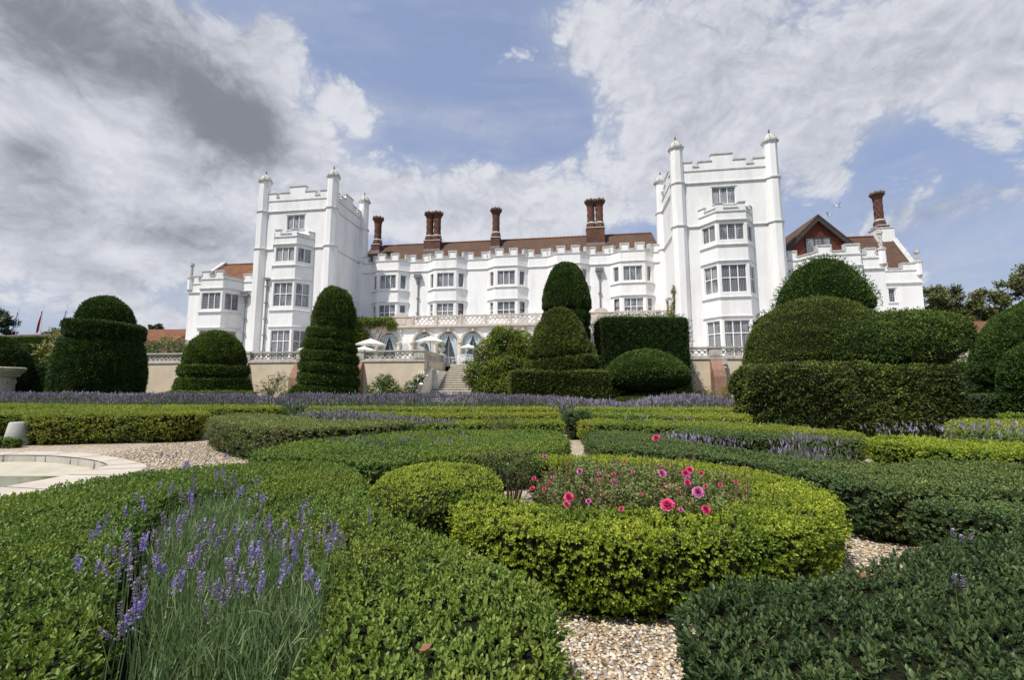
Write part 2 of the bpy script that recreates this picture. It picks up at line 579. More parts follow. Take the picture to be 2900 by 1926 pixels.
def chaikin(P, n=2):
    P = [tuple(p) for p in P]
    for _ in range(n):
        Q = []
        for i in range(len(P)):
            a, b = P[i], P[(i + 1) % len(P)]
            Q += [(a[0] * .75 + b[0] * .25, a[1] * .75 + b[1] * .25), (a[0] * .25 + b[0] * .75, a[1] * .25 + b[1] * .75)]
        P = Q
    return P


def area2(P):
    return sum(P[i][0] * P[(i + 1) % len(P)][1] - P[(i + 1) % len(P)][0] * P[i][1] for i in range(len(P))) / 2


def offset(P, d):
    """shift a counter-clockwise loop inwards by d"""
    n = len(P); out = []
    for i in range(n):
        a = Vector(P[i - 1]); b = Vector(P[i]); c = Vector(P[(i + 1) % n])
        e1 = (b - a).normalized() if (b - a).length > 1e-9 else Vector((1, 0))
        e2 = (c - b).normalized() if (c - b).length > 1e-9 else e1
        n1 = Vector((-e1.y, e1.x)); n2 = Vector((-e2.y, e2.x))
        m = n1 + n2
        m = m.normalized() if m.length > 1e-6 else n1
        k = d / max(.35, m.dot(n1))
        out.append((b.x + m.x * k, b.y + m.y * k))
    return out


def inside(pts, loops):
    r = np.zeros(len(pts), bool)
    x, y = pts[:, 0], pts[:, 1]
    for P in loops:
        P = np.array(P)
        for i in range(len(P)):
            x0, y0 = P[i]; x1, y1 = P[(i + 1) % len(P)]
            if y0 == y1: continue
            c = ((y0 > y) != (y1 > y)) & (x < (x1 - x0) * (y - y0) / (y1 - y0) + x0)
            r ^= c
    return r


def hedge(name, label, loops, h, dens, L, Wd, mats, group=None, k=6, smooth=2, rough=.02, shape='oval', cat='hedge', sdens=None, tint=.5, topamp=.02, fresh=.12, seed=1, core=None, clip=None, spread=(1.25, .35), under=.08):
    """a clipped box hedge: dark inside plus leafy shoots all over top and sides"""
    rng = np.random.default_rng(seed + 100)
    loops = [chaikin(P, smooth) if smooth else list(P) for P in loops]
    fix = []
    for i, P in enumerate(loops):
        a = area2(P)
        if (a < 0) == (i == 0): P = P[::-1]
        fix.append(P)
    loops = fix
    ins = [offset(P, L * 1.4) for P in loops]
    cm = MB()
    flat = [p for P in ins for p in P]
    hz = h - L * .9
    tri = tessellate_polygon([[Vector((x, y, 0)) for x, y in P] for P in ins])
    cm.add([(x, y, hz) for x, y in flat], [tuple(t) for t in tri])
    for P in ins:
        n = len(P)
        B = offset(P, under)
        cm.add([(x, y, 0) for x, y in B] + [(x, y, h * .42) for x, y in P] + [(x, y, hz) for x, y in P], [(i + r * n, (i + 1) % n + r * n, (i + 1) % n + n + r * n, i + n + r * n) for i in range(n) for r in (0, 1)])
    fol = Fol()
    A = np.array(loops[0]); lo, hi = A.min(0), A.max(0)
    nn = int((hi - lo).prod() * dens / k)
    pts = rng.uniform(lo, hi, (nn, 2))
    pts = pts[inside(pts, loops)]
    if clip is not None: pts = pts[clip(pts)]
    P3 = np.column_stack([pts, np.zeros(len(pts))])
    z = h + topamp * wob(P3, 5, seed) + .5 * topamp * wob(P3, 17, seed + 5) + rng.normal(0, rough * .5, len(pts))
    g = wob(np.column_stack([pts, np.zeros(len(pts))]), .62 / L, seed + 11)
    P3[:, 2] = z + .55 * L * g
    keep = (g > -.35) | (rng.random(len(g)) < .35)
    ax = np.column_stack([rng.normal(0, .38, (len(pts), 2)), np.ones(len(pts))])
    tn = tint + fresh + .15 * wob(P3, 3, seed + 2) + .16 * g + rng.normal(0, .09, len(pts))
    fol.sprigs(P3[keep], ax[keep], L, Wd, k, tn[keep], shape, 0, spread, rng=rng)
    sd = sdens or dens * 1.05
    for P in loops:
        P = np.array(P); Q = np.roll(P, -1, 0)
        E = Q - P; ln = np.linalg.norm(E, axis=1)
        tot = ln.sum()
        m = int(tot * h * sd / k)
        if m < 1: continue
        idx = rng.choice(len(P), m, p=ln / tot)
        t = rng.random(m)
        xy = P[idx] + E[idx] * t[:, None]
        nrm = np.column_stack([E[idx][:, 1], -E[idx][:, 0]]) / np.maximum(ln[idx], 1e-9)[:, None]
        zz = h * rng.random(m)
        S = np.column_stack([xy, zz])
        if clip is not None:
            q = clip(xy); S, nrm, zz, m = S[q], nrm[q], zz[q], int(q.sum())
        N3 = np.column_stack([nrm, np.zeros(m)])
        S = S + N3 * (topamp * wob(S, 6, seed + 9) + rng.normal(0, rough, m) - under * np.clip(1 - zz / (h * .42), 0, 1))[:, None]
        g = wob(S, .55 / L, seed + 13)
        S = S + N3 * (.8 * L * g)[:, None]
        kp = ((g > -.3) | (rng.random(m) < .3)) & ((zz > .16 * h) | (rng.random(m) < .45))
        S, N3, zz, g, m = S[kp], N3[kp], zz[kp], g[kp], int(kp.sum())
        ax = N3 + np.column_stack([rng.normal(0, .4, (m, 2)), .35 + rng.normal(0, .35, m)])
        fol.sprigs(S, ax, L, Wd, k, tint - .30 + .36 * np.clip(zz / h, 0, 1) + .14 * wob(S, 4, seed + 3) + .12 * g + rng.normal(0, .08, m), shape, 0, spread, rng=rng)  # side leaves darken towards the foot: shade put into their tint
    cx, cy = A.mean(0)
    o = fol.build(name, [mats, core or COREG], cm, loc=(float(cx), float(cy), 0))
    tag(o, label, cat, group)
    return o


def grid_surface(fn, nphi, zs):
    """closed-ish surface of revolution with r = fn(phi, t) -> (x, y, z)"""
    m = MB(); vs = []
    for t in zs:
        for i in range(nphi):
            vs.append(fn(2 * math.pi * i / nphi, t))
    fs = []
    for j in range(len(zs) - 1):
        for i in range(nphi):
            k = (i + 1) % nphi
            fs.append((j * nphi + i, j * nphi + k, (j + 1) * nphi + k, (j + 1) * nphi + i))
    m.add(vs, fs)
    return m


def resample(prof, n):
    P = np.array(prof, float)
    d = np.concatenate([[0], np.cumsum(np.linalg.norm(np.diff(P, axis=0), axis=1))])
    t = np.linspace(0, d[-1], n)
    t = np.unique(np.concatenate([t, d]))
    return np.column_stack([np.interp(t, d, P[:, 0]), np.interp(t, d, P[:, 1])])


def rev(prof, c, tilt=0.0, tdir=0.0, sx=1.0, sy=1.0, n=56, m=34, groove=None):
    """lathe with optional tilt (rise per metre towards tdir) and spiral groove(phi, z) -> factor"""
    pr = resample(prof, m)
    def fn(ph, t):
        r, z = t
        if groove: r = r * groove(ph, z)
        x, y = r * math.cos(ph) * sx, r * math.sin(ph) * sy
        return (c[0] + x, c[1] + y, max(0.0, z + tilt * (x * math.cos(tdir) + y * math.sin(tdir))))
    return grid_surface(fn, n, [tuple(q) for q in pr])


def rbox(x0, x1, y0, y1, z0, z1, r=.25, seg=.3, taper=0.0):
    """clipped block with slightly rounded edges, as a gridded surface"""
    m = MB()
    cx, cy, cz = (x0 + x1) / 2, (y0 + y1) / 2, (z0 + z1) / 2
    hx, hy, hz = (x1 - x0) / 2, (y1 - y0) / 2, (z1 - z0) / 2
    def put(a, b, na, nb, f):
        vs = [f(a0, b0) for b0 in np.linspace(-1, 1, nb + 1) for a0 in np.linspace(-1, 1, na + 1)]
        fs = [(j * (na + 1) + i, j * (na + 1) + i + 1, (j + 1) * (na + 1) + i + 1, (j + 1) * (na + 1) + i) for j in range(nb) for i in range(na)]
        out = []
        for p in vs:
            q = [p[0] * hx, p[1] * hy, p[2] * hz]
            i0 = [max(-h + r, min(h - r, v)) for v, h in zip(q, (hx, hy, hz))]
            d = Vector([q[i] - i0[i] for i in range(3)])
            if d.length > r: d = d.normalized() * r
            e = [i0[i] + d[i] for i in range(3)]
            k = 1 - taper * (e[2] + hz) / (2 * hz)
            out.append((cx + e[0] * k, cy + e[1] * k, cz + e[2]))
        m.add(out, fs)
    nx, ny, nz = [max(3, int(2 * h / seg)) for h in (hx, hy, hz)]
    put(0, 1, nx, nz, lambda a, b: (a, -1, b)); put(0, 1, nx, nz, lambda a, b: (-a, 1, b))
    put(0, 1, ny, nz, lambda a, b: (1, a, b)); put(0, 1, ny, nz, lambda a, b: (-1, -a, b))
    put(0, 1, nx, ny, lambda a, b: (a, b, 1))
    return m


def scatter(mb, dens, rng, zmin=None):
    V = np.array(mb.v, float)
    tris = []
    for f in mb.f:
        for i in range(1, len(f) - 1): tris.append((f[0], f[i], f[i + 1]))
    T = np.array(tris)
    a, b, c = V[T[:, 0]], V[T[:, 1]], V[T[:, 2]]
    cr = np.cross(b - a, c - a)
    ar = np.linalg.norm(cr, axis=1) / 2
    n = int(ar.sum() * dens)
    idx = rng.choice(len(T), n, p=ar / ar.sum())
    r1 = np.sqrt(rng.random(n)); r2 = rng.random(n)
    P = a[idx] * (1 - r1)[:, None] + b[idx] * (r1 * (1 - r2))[:, None] + c[idx] * (r1 * r2)[:, None]
    N = cr[idx] / np.maximum(2 * ar[idx], 1e-9)[:, None]
    return P, N


def topiary(name, label, bodies, dens, L, Wd, mat, group=None, seed=1, amp=.035, wild=.35, k=1, cat='topiary', core=None, tint=.42, loc=None, shape='dia', clumpy=.18, ragged=0.0):
    rng = np.random.default_rng(seed)
    fol = Fol(); cm = MB()
    for mb in bodies:
        V = np.array(mb.v, float)
        c = V.mean(0)
        dirs = unit(V - c)
        V = V + dirs * (amp * wob(V, 1.6, seed) + amp * .7 * wob(V, 4.5, seed + 1) + amp * .5 * wob(V, 9, seed + 2))[:, None]
        V[:, 2] = np.maximum(V[:, 2], 0.0)
        mb.v = [tuple(p) for p in V]
        P, N = scatter(mb, dens / k, rng)
        n = len(P)
        sink = unit(V - c) * -L * .25
        cm.add([tuple(p) for p in V + sink], mb.f)
        A = N + rng.normal(0, wild, (n, 3)) + np.array([0, 0, .25])
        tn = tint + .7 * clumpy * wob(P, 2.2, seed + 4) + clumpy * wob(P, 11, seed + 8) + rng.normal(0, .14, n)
        tn = tn + (.30 if k > 4 else .14) * N[:, 2]  # upward faces tinted lighter: sunlight put in the yews, yellow top on the mound
        P = P - unit(A) * (L * .5) + N * (rng.normal(0, L * .22, (n, 1)) + L * .30 * wob(P, 11, seed + 8)[:, None])
        if ragged:
            q = rng.random(n) < .12
            P[q] += N[q] * ragged * rng.random((q.sum(), 1))
        if k == 1:
            ref = rng.normal(0, 1, (n, 3))
            fol.leaves(P, A, ref + N * .6, L * rng.uniform(.6, 1.25, n), Wd * rng.uniform(.7, 1.2, n), tn, shape)
        else:
            fol.sprigs(P + unit(A) * L * .5, A, L, Wd, k, tn, shape, 0, rng=rng)
    if loc is None:
        v = np.array(cm.v); loc = (float(v[:, 0].mean()), float(v[:, 1].mean()), 0)
    o = fol.build(name, [mat, core or COREY], cm, loc=loc)
    return tag(o, label, cat, group)


def leafy(fol, blobs, n, L, Wd, rng, tint=.5, shape='dia', k=4, fill=.35, droop=0.0, mi=0):
    """leaf clumps: shoots over the outer shell of several ellipsoids (cx,cy,cz,rx,ry,rz)"""
    vol = np.array([b[3] * b[4] + b[4] * b[5] + b[3] * b[5] for b in blobs])
    cnt = (n / k * vol / vol.sum()).astype(int)
    for b, m in zip(blobs, cnt):
        D = unit(rng.normal(0, 1, (m, 3)))
        rr = 1 - fill * rng.random(m) ** 1.6
        P = np.array(b[:3]) + D * np.array(b[3:]) * rr[:, None] * (1 + .18 * wob(D * 3 + b[0], 2, int(abs(b[0] * 31 + b[2] * 7)) % 97))[:, None]
        P[:, 2] = np.maximum(P[:, 2], .03)
        ax = D + rng.normal(0, .5, (m, 3)) + np.array([0, 0, .3 - droop])
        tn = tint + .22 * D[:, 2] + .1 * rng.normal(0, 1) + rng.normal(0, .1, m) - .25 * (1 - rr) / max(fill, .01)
        fol.sprigs(P, ax, L, Wd, k, tn, shape, mi, spread=(1.4, .6), rng=rng)

# ------------------------------------------------------------------ camera, sky, sun
cam = bpy.data.cameras.new('camera')
cam.sensor_width = 36; cam.sensor_fit = 'HORIZONTAL'
cam.lens = 36 * 1000 / 2361
cam.clip_start = .05; cam.clip_end = 6000
co = bpy.data.objects.new('camera', cam)
COL.objects.link(co)
co.location = (0, 0, 1.2)
co.rotation_euler = (math.pi / 2 + math.atan(.111), 0, 0)
sc.camera = co
sc.view_settings.view_transform = 'Standard'
sc.view_settings.look = 'None'
sc.view_settings.exposure = 0
sc.render.engine = 'CYCLES'
sc.cycles.max_bounces = 6
sc.cycles.diffuse_bounces = 3
sc.cycles.transmission_bounces = 3
sc.cycles.use_denoising = True

SUNV = Vector((-.30 * CT - .41 * ST, .30 * ST - .41 * CT, .86)).normalized()   # towards the sun
sun = bpy.data.lights.new('sun', 'SUN')
sun.energy = 5.0; sun.angle = R(.55); sun.color = (1, .955, .885)
so = bpy.data.objects.new('sun', sun)
COL.objects.link(so)
so.rotation_euler = (-SUNV).to_track_quat('-Z', 'Y').to_euler()
so.location = SUNV * 200

wd = bpy.data.worlds.new('World'); sc.world = wd
wd.use_nodes = True
nt = wd.node_tree
bg = nt.nodes['Background']
sky = nd(nt, 'ShaderNodeTexSky')
sky.sky_type = 'NISHITA'; sky.sun_disc = False
sky.sun_elevation = math.asin(SUNV.z)
sky.sun_rotation = math.atan2(SUNV.x, SUNV.y)
sky.air_density = 1.0; sky.dust_density = 1.2; sky.ozone_density = 2.0
D = tc(nt, 'Generated')
sp = nd(nt, 'ShaderNodeSeparateXYZ'); nt.links.new(D, sp.inputs[0])
az = mth(nt, 'ARCTAN2', sp.outputs[0], sp.outputs[1])
el = mth(nt, 'ARCSINE', sp.outputs[2])


def cloud_sum(items):
    tot = None
    for a, e, ra, re, rot, w in items:
        x = mth(nt, 'SUBTRACT', az, a); y = mth(nt, 'SUBTRACT', el, e)
        if rot:
            c, s = math.cos(R(rot)), math.sin(R(rot))
            x, y = (mth(nt, 'MULTIPLY_ADD', x, c, mth(nt, 'MULTIPLY', y, s)), mth(nt, 'MULTIPLY_ADD', y, c, mth(nt, 'MULTIPLY', x, -s)))
        q = mth(nt, 'ADD', mth(nt, 'POWER', mth(nt, 'ABSOLUTE', mth(nt, 'DIVIDE', x, ra)), 2.0), mth(nt, 'POWER', mth(nt, 'ABSOLUTE', mth(nt, 'DIVIDE', y, re)), 2.0))
        g = mth(nt, 'MULTIPLY', mth(nt, 'EXPONENT', mth(nt, 'MULTIPLY', q, -1.0)), w)
        tot = g if tot is None else mth(nt, 'ADD', tot, g)
    return tot


COV = [(-.42, .70, .075, .07, 0, -.6), (-.36, .64, .05, .03, 0, -.3), (-.75, .33, .30, .16, 0, .45), (-.05, .36, .55, .07, 0, .45), (-.42, .36, .2, .06, 0, .3), (.30, .60, .2, .14, 0, .25), (.62, .47, .25, .05, -15, .35), (-.95, .45, .2, .2, 0, .4), (.95, .65, .3, .12, 0, .4), (-.687, .541, .196, .096, -32, 1.0), (-.561, .497, .099, .066, -30, .8), (-.873, .528, .105, .076, 0, .9), (-.531, .632, .065, .071, 20, .6), (-.373, .568, .079, .049, 0, .8), (-.513, .486, .137, .053, 0, .5), (-.824, .324, .163, .13, 0, .62), (-.861, .36, .059, .043, 0, .4), (-.655, .297, .171, .061, 0, .5), (-.333, .42, .346, .081, -4, .75), (.02, .424, .265, .081, 0, .6), (.062, .396, .113, .055, 0, .4), (.276, .698, .324, .074, -8, .85), (.465, .546, .279, .066, -12, .85), (.306, .475, .162, .091, 0, .75), (.702, .562, .192, .075, 0, .75), (.628, .411, .089, .045, -20, .4), (.864, .533, .117, .071, 0, .6), (.805, .289, .132, .041, 0, .35), (.887, .439, .052, .034, 0, .3), (-.729, .131, .171, .044, 0, .5), (-.836, .186, .116, .053, 0, .4), (-.184, .709, .177, .074, 0, -.35), (-.139, .612, .167, .046, 0, -.5), (.116, .574, .116, .047, 0, -.3), (.744, .412, .086, .054, 0, -.35), (-.053, .528, .126, .026, 0, -.35)]
DRK = [(-.69, .53, .205, .10, -32, .78), (.45, .55, .35, .12, -8, .10), (-.576, .493, .068, .058, -30, .8), (-.878, .526, .09, .065, 0, .8), (-.863, .356, .049, .037, 0, .7), (-.653, .278, .131, .039, 0, .55), (-.862, .273, .071, .057, 0, .45), (.475, .679, .3, .076, 0, .12), (.754, .522, .175, .08, 0, .2), (-.186, .399, .199, .036, 0, .2), (.816, .293, .129, .04, 0, .3), (-.761, .186, .108, .028, 0, .3)]
cov = cloud_sum(COV)
drk = cloud_sum(DRK)
DV = mapping(nt, D, (1, 1, 1.25))
n1 = noise(nt, DV, 3.4, 3, .5, .0)
n2 = noise(nt, DV, 8.5, 9, .66, .0)
n3 = noise(nt, mapping(nt, D, (.7, 1, 4.5), (1.3, 9.1, 0)), 2.6, 5, .58, .3)
wisp = mth(nt, 'MULTIPLY', ramp(nt, n3, [(.42, (0, 0, 0)), (.72, (1, 1, 1))]), .42)
def billow(vec):
    """cauliflower heads: folded noise, two sizes"""
    t = None
    for s_, w_ in ((5.5, .46), (12.5, .25), (27.0, .16), (58.0, .10), (120.0, .06)):
        f = mth(nt, 'ABSOLUTE', mth(nt, 'MULTIPLY_ADD', noise(nt, vec, s_, 0, .5), 2.0, -1.0))
        f = mth(nt, 'MULTIPLY', f, w_)
        t = f if t is None else mth(nt, 'ADD', t, f)
    return t


wrp = nd(nt, 'ShaderNodeVectorMath'); wrp.operation = 'MULTIPLY_ADD'
nwc = nd(nt, 'ShaderNodeTexNoise'); nwc.inputs['Scale'].default_value = 5; nwc.inputs['Detail'].default_value = 5
nt.links.new(DV, nwc.inputs['Vector'])
nt.links.new(nwc.outputs['Color'], wrp.inputs[0]); wrp.inputs[1].default_value = (.16, .16, .16); nt.links.new(DV, wrp.inputs[2])
b1 = billow(wrp.outputs[0])
shf = nd(nt, 'ShaderNodeVectorMath'); shf.operation = 'ADD'; nt.links.new(wrp.outputs[0], shf.inputs[0]); shf.inputs[1].default_value = (.010, 0, -.022)
b2 = billow(shf.outputs[0])
dn = mth(nt, 'ADD', cov, mth(nt, 'MULTIPLY_ADD', n1, 1.7, -.85))
dn = mth(nt, 'ADD', dn, mth(nt, 'MULTIPLY_ADD', b1, 2.2, -.60))
dn = mth(nt, 'ADD', dn, mth(nt, 'MULTIPLY_ADD', n2, .95, -.475))
dens = nd(nt, 'ShaderNodeMapRange'); dens.interpolation_type = 'SMOOTHSTEP'
nt.links.new(dn, dens.inputs['Value']); dens.inputs['From Min'].default_value = .14; dens.inputs['From Max'].default_value = .60
soft = nd(nt, 'ShaderNodeMapRange'); soft.interpolation_type = 'SMOOTHSTEP'
nt.links.new(mth(nt, 'ADD', cov, mth(nt, 'MULTIPLY_ADD', n1, 1.5, -.75)), soft.inputs['Value']); soft.inputs['From Min'].default_value = -.05; soft.inputs['From Max'].default_value = .95
a1 = mth(nt, 'SUBTRACT', 1.0, mth(nt, 'MULTIPLY', dens.outputs[0], .93))
a2 = mth(nt, 'SUBTRACT', 1.0, mth(nt, 'MULTIPLY', soft.outputs[0], .62))
alpha = mth(nt, 'MAXIMUM', mth(nt, 'SUBTRACT', 1.0, mth(nt, 'MULTIPLY', a1, a2)), wisp)
ds = mth(nt, 'ADD', mth(nt, 'MULTIPLY', drk, 1.1), mth(nt, 'MULTIPLY_ADD', n2, .85, -.425))
ds = mth(nt, 'ADD', ds, mth(nt, 'MULTIPLY_ADD', n1, .5, -.25))
ds = mth(nt, 'ADD', ds, mth(nt, 'MULTIPLY', mth(nt, 'SUBTRACT', b2, b1), 1.15))
ds = mth(nt, 'ADD', ds, mth(nt, 'MULTIPLY', mth(nt, 'SUBTRACT', dens.outputs[0], 1.0), -.16))
dm = nd(nt, 'ShaderNodeMapRange'); dm.interpolation_type = 'SMOOTHSTEP'
nt.links.new(ds, dm.inputs['Value']); dm.inputs['From Min'].default_value = -.22; dm.inputs['From Max'].default_value = 1.15
ccol = ramp(nt, dm.outputs[0], [(0, (.74, .755, .80)), (.2, (.61, .63, .695)), (.6, (.43, .45, .505)), (1, (.235, .25, .285))])
mulsky = mixc(nt, 1.0, sky.outputs[0], (.13, .13, .14), 'MULTIPLY')
veil = mixc(nt, .5, mulsky, (.42, .50, .73))
hzf = nd(nt, 'ShaderNodeMapRange'); nt.links.new(el, hzf.inputs['Value'])
hzf.inputs['From Min'].default_value = 0; hzf.inputs['From Max'].default_value = .35
hzf.inputs['To Min'].default_value = .85; hzf.inputs['To Max'].default_value = 0
skyc = mixc(nt, hzf.outputs[0], veil, (.40, .46, .58))
fin = mixc(nt, alpha, skyc, ccol)
nt.links.new(fin, bg.inputs[0])
wd.cycles.sampling_method = 'MANUAL'; wd.cycles.sample_map_resolution = 256
bg.inputs[1].default_value = 1.0

# ------------------------------------------------------------------ ground
m = MB()
m.add([(-3000, -3000, -.004), (3000, -3000, -.004), (3000, 3000, -.004), (-3000, 3000, -.004)], [(0, 1, 2, 3)])
tag(m.build('ground', GROUND), 'grassy garden ground', None, None, 'structure')
m = MB()
m.add([(-24, -3, 0), (24, -3, 0), (24, 13.5, 0), (-24, 13.5, 0)], [(0, 1, 2, 3)])
tag(m.build('gravel_path', GRAVEL), 'pale gravel between the box hedges', None, None, 'structure')

# ------------------------------------------------------------------ the mansion
MO = (-6.5, 42.0, 3.05)
house = empty('mansion', 'long white castellated mansion with two battlemented towers and tall brick chimneys', 'mansion', W(*MO), -TH)
V0 = 42.2


def part(mb, name, mats, parent=None, smooth=False, label=None):
    return mb.build(name, mats, parent or house, MO, smooth, label)


def wall_panel(mb, p0, p1, z0, z1, ops=(), depth=.22, mi=0):
    """plan segment p0->p1 with rectangular openings (s0,s1,za,zb) and their reveals"""
    d = Vector((p1[0] - p0[0], p1[1] - p0[1])); L = d.length; d = d / L
    n = (d.y, -d.x)
    P = lambda s, z, t=0: (p0[0] + d.x * s + n[0] * t, p0[1] + d.y * s + n[1] * t, z)
    xs = sorted({0, L, *[o[0] for o in ops], *[o[1] for o in ops]})
    zs = sorted({z0, z1, *[o[2] for o in ops], *[o[3] for o in ops]})
    for i in range(len(xs) - 1):
        for j in range(len(zs) - 1):
            a, b, c, e = xs[i], xs[i + 1], zs[j], zs[j + 1]
            if any(o[0] < (a + b) / 2 < o[1] and o[2] < (c + e) / 2 < o[3] for o in ops): continue
            mb.add([P(a, c), P(b, c), P(b, e), P(a, e)], [(0, 1, 2, 3)], mi)
    for a, b, c, e in ops:
        for q in ([P(a, c), P(a, c, -depth), P(a, e, -depth), P(a, e)], [P(b, c, -depth), P(b, c), P(b, e), P(b, e, -depth)],
                  [P(a, e), P(a, e, -depth), P(b, e, -depth), P(b, e)], [P(a, c, -depth), P(a, c), P(b, c), P(b, c, -depth)]):
            mb.add(q, [(0, 1, 2, 3)], mi)
    return d


def band(mb, poly, z0, z1, d, mi=0, back=.02, slope=0.0):
    """moulding along an open plan polyline (outside on the right hand)"""
    def off(dist):
        out = []
        for i, p in enumerate(poly):
            p = Vector(p)
            ns = []
            if i > 0:
                e = (p - Vector(poly[i - 1])).normalized(); ns.append(Vector((e.y, -e.x)))
            if i < len(poly) - 1:
                e = (Vector(poly[i + 1]) - p).normalized(); ns.append(Vector((e.y, -e.x)))
            mv = sum(ns, Vector((0, 0))).normalized()
            out.append(p + mv * dist / max(.4, mv.dot(ns[0])))
        return out
    A, B = off(d), off(-back)
    n = len(poly)
    vs = [(p.x, p.y, z0) for p in B] + [(p.x, p.y, z0) for p in A] + [(p.x, p.y, z1 - slope) for p in A] + [(p.x, p.y, z1) for p in B]
    fs = []
    for i in range(n - 1):
        for r in range(3):
            fs.append((r * n + i, r * n + i + 1, (r + 1) * n + i + 1, (r + 1) * n + i))
    fs += [(0, n, 2 * n, 3 * n), (n - 1, 4 * n - 1, 3 * n - 1, 2 * n - 1)]
    mb.add(vs, fs, mi)


def window(p0, d, s0, s1, z0, z1, n, trans=(), rec=.14, fm=WHITE, pm=PANE, name='window', label=None, door=False):
    d = (d[0], d[1])
    f = MB(); q = MB()
    b = .05
    t1, t0 = -rec + .05, -rec - .04
    f.obox(p0, d, s0, s0 + b, t0, t1, z0, z1); f.obox(p0, d, s1 - b, s1, t0, t1, z0, z1)
    f.obox(p0, d, s0 + b, s1 - b, t0, t1, z0, z0 + b); f.obox(p0, d, s0 + b, s1 - b, t0, t1, z1 - b, z1)
    w = (s1 - s0 - 2 * b) / n
    for i in range(1, n):
        x = s0 + b + w * i
        f.obox(p0, d, x - .036, x + .036, t0 + .004, t1 - .004, z0 + b, z1 - b)
    for z in trans:
        for i in range(n):
            x = s0 + b + w * i
            f.obox(p0, d, x + (.036 if i else 0), x + w - (.036 if i < n - 1 else 0), t0 + .008, t1 - .008, z - .036, z + .036)
    zz = [z0 + b] + list(trans) + [z1 - b]
    nn = (d[1], -d[0])
    for i in range(n):
        for j in range(len(zz) - 1):
            xa = s0 + b + w * i + (.036 if i else 0); xb = s0 + b + w * (i + 1) - (.036 if i < n - 1 else 0)
            za = zz[j] + (.036 if j else 0); zb = zz[j + 1] - (.036 if j < len(zz) - 2 else 0)
            if fm is WHITE:            # thin casement edge in grey metal
                for (A, B_, C, D_) in ((xa, xa + .022, za, zb), (xb - .022, xb, za, zb), (xa + .022, xb - .022, za, za + .022), (xa + .022, xb - .022, zb - .022, zb)):
                    f.obox(p0, d, A, B_, t0 + .012, t0 + .05, C, D_, 1)
            tt = -rec - .015 + random.uniform(-.004, .004)
            tw = random.uniform(-.012, .012)
            P = lambda s, z, t: (p0[0] + d[0] * s + nn[0] * t, p0[1] + d[1] * s + nn[1] * t, z)
            q.add([P(xa, za, tt - tw), P(xb, za, tt + tw), P(xb, zb, tt + tw), P(xa, zb, tt - tw)], [(0, 1, 2, 3)])
    o = part(f, name, [fm, LEADD], None, False, label)
    pn = q.build('pane', pm, o, MO)
    return o


def hood(mb, p0, d, s0, s1, z1):
    mb.obox(p0, d, s0 - .1, s1 + .1, -.02, .045, z1 + .01, z1 + .09)


def parapet(mb, p0, p1, z0, zl, zh, mer, th=.34, panel=True, mid=()):
    """battlement on p0->p1: low wall to zl, merlons (a,b[,z]) up to zh; slot 0 wall, slot 1 coping"""
    d = Vector((p1[0] - p0[0], p1[1] - p0[1])); L = d.length; d = (d.x / L, d.y / L)
    mb.obox(p0, d, 0, L, -th, 0, z0, zl)
    mer = sorted(mer)
    cur = 0
    ed = []
    for q in mer:
        ed.append((cur, q[0])); cur = q[1]
    ed.append((cur, L))
    for a, b in ed:
        if b - a > .02: mb.obox(p0, d, a, b, -th - .05, .06, zl + .002, zl + .085, 1)
    for q in mer:
        a, b = q[0], q[1]; z = q[2] if len(q) > 2 else zh
        mb.obox(p0, d, a, b, -th, 0, zl, z)
        mb.obox(p0, d, a - .05, b + .05, -th - .05, .06, z + .002, z + .10, 1)
        if panel:
            mb.obox(p0, d, a - .045, a + .07, -th - .04, .045, zl + .087, z, 1)
            mb.obox(p0, d, b - .07, b + .045, -th - .04, .045, zl + .087, z, 1)


def octa(mb, c, r, z0, z1, mi=0):
    mb.prism([(c[0] + r * math.cos(R(22.5 + 45 * i)), c[1] + r * math.sin(R(22.5 + 45 * i))) for i in range(8)], z0, z1, mi)


def turret(c, big=1.0, zb=3.05):
    t = MB()
    octa(t, c, .66 * big, zb, 3.5); octa(t, c, .61 * big, 3.5, 14.42); octa(t, c, .565 * big, 14.42, 18.15); octa(t, c, .52 * big, 18.15, 21.28)
    for z, r in ((14.42, .70), (18.15, .65)):
        octa(t, c, r * big, z, z + .10, 1); octa(t, c, (r - .05) * big, z - .08, z - .001, 1)
    o = part(t, 'turret', [WALL, TRIM])
    k = MB()
    k.lathe([(.55, -.02), (.66, .0), (.68, .10), (.58, .14), (.57, .22), (.52, .38), (.40, .56), (.22, .70), (.12, .78), (.085, .86)], (c[0], c[1], 21.29), 8, ph=R(22.5))
    for i in range(8):
        a = R(22.5 + 45 * i)
        for r, z in ((.57, .20), (.50, .42), (.36, .60)):
            k.lathe([(.0, -.05), (.055, 0), (.0, .06)], (c[0] + r * math.cos(a), c[1] + r * math.sin(a), 21.29 + z), 6, cap=False)
    cp = k.build('turret_cap', CAP, o, MO)
    fz = MB()
    fz.tube([(c[0], c[1], 22.12), (c[0], c[1], 22.42)], .025)
    fz.lathe([(0, -.09), (.07, -.05), (.09, 0), (.07, .05), (0, .09)], (c[0], c[1], 22.28), 10, cap=False)
    fz.lathe([(0, -.06), (.05, -.03), (.06, 0), (.04, .04), (0, .07)], (c[0], c[1], 22.45), 10, cap=False)
    fz.build('finial', LEADD, o, MO)
    return o


def bay_facets(cu, v, pro, hi, ho):
    A, B, C, D_ = (cu - ho, v), (cu - hi, v - pro), (cu + hi, v - pro), (cu + ho, v)
    return [A, B, C, D_]


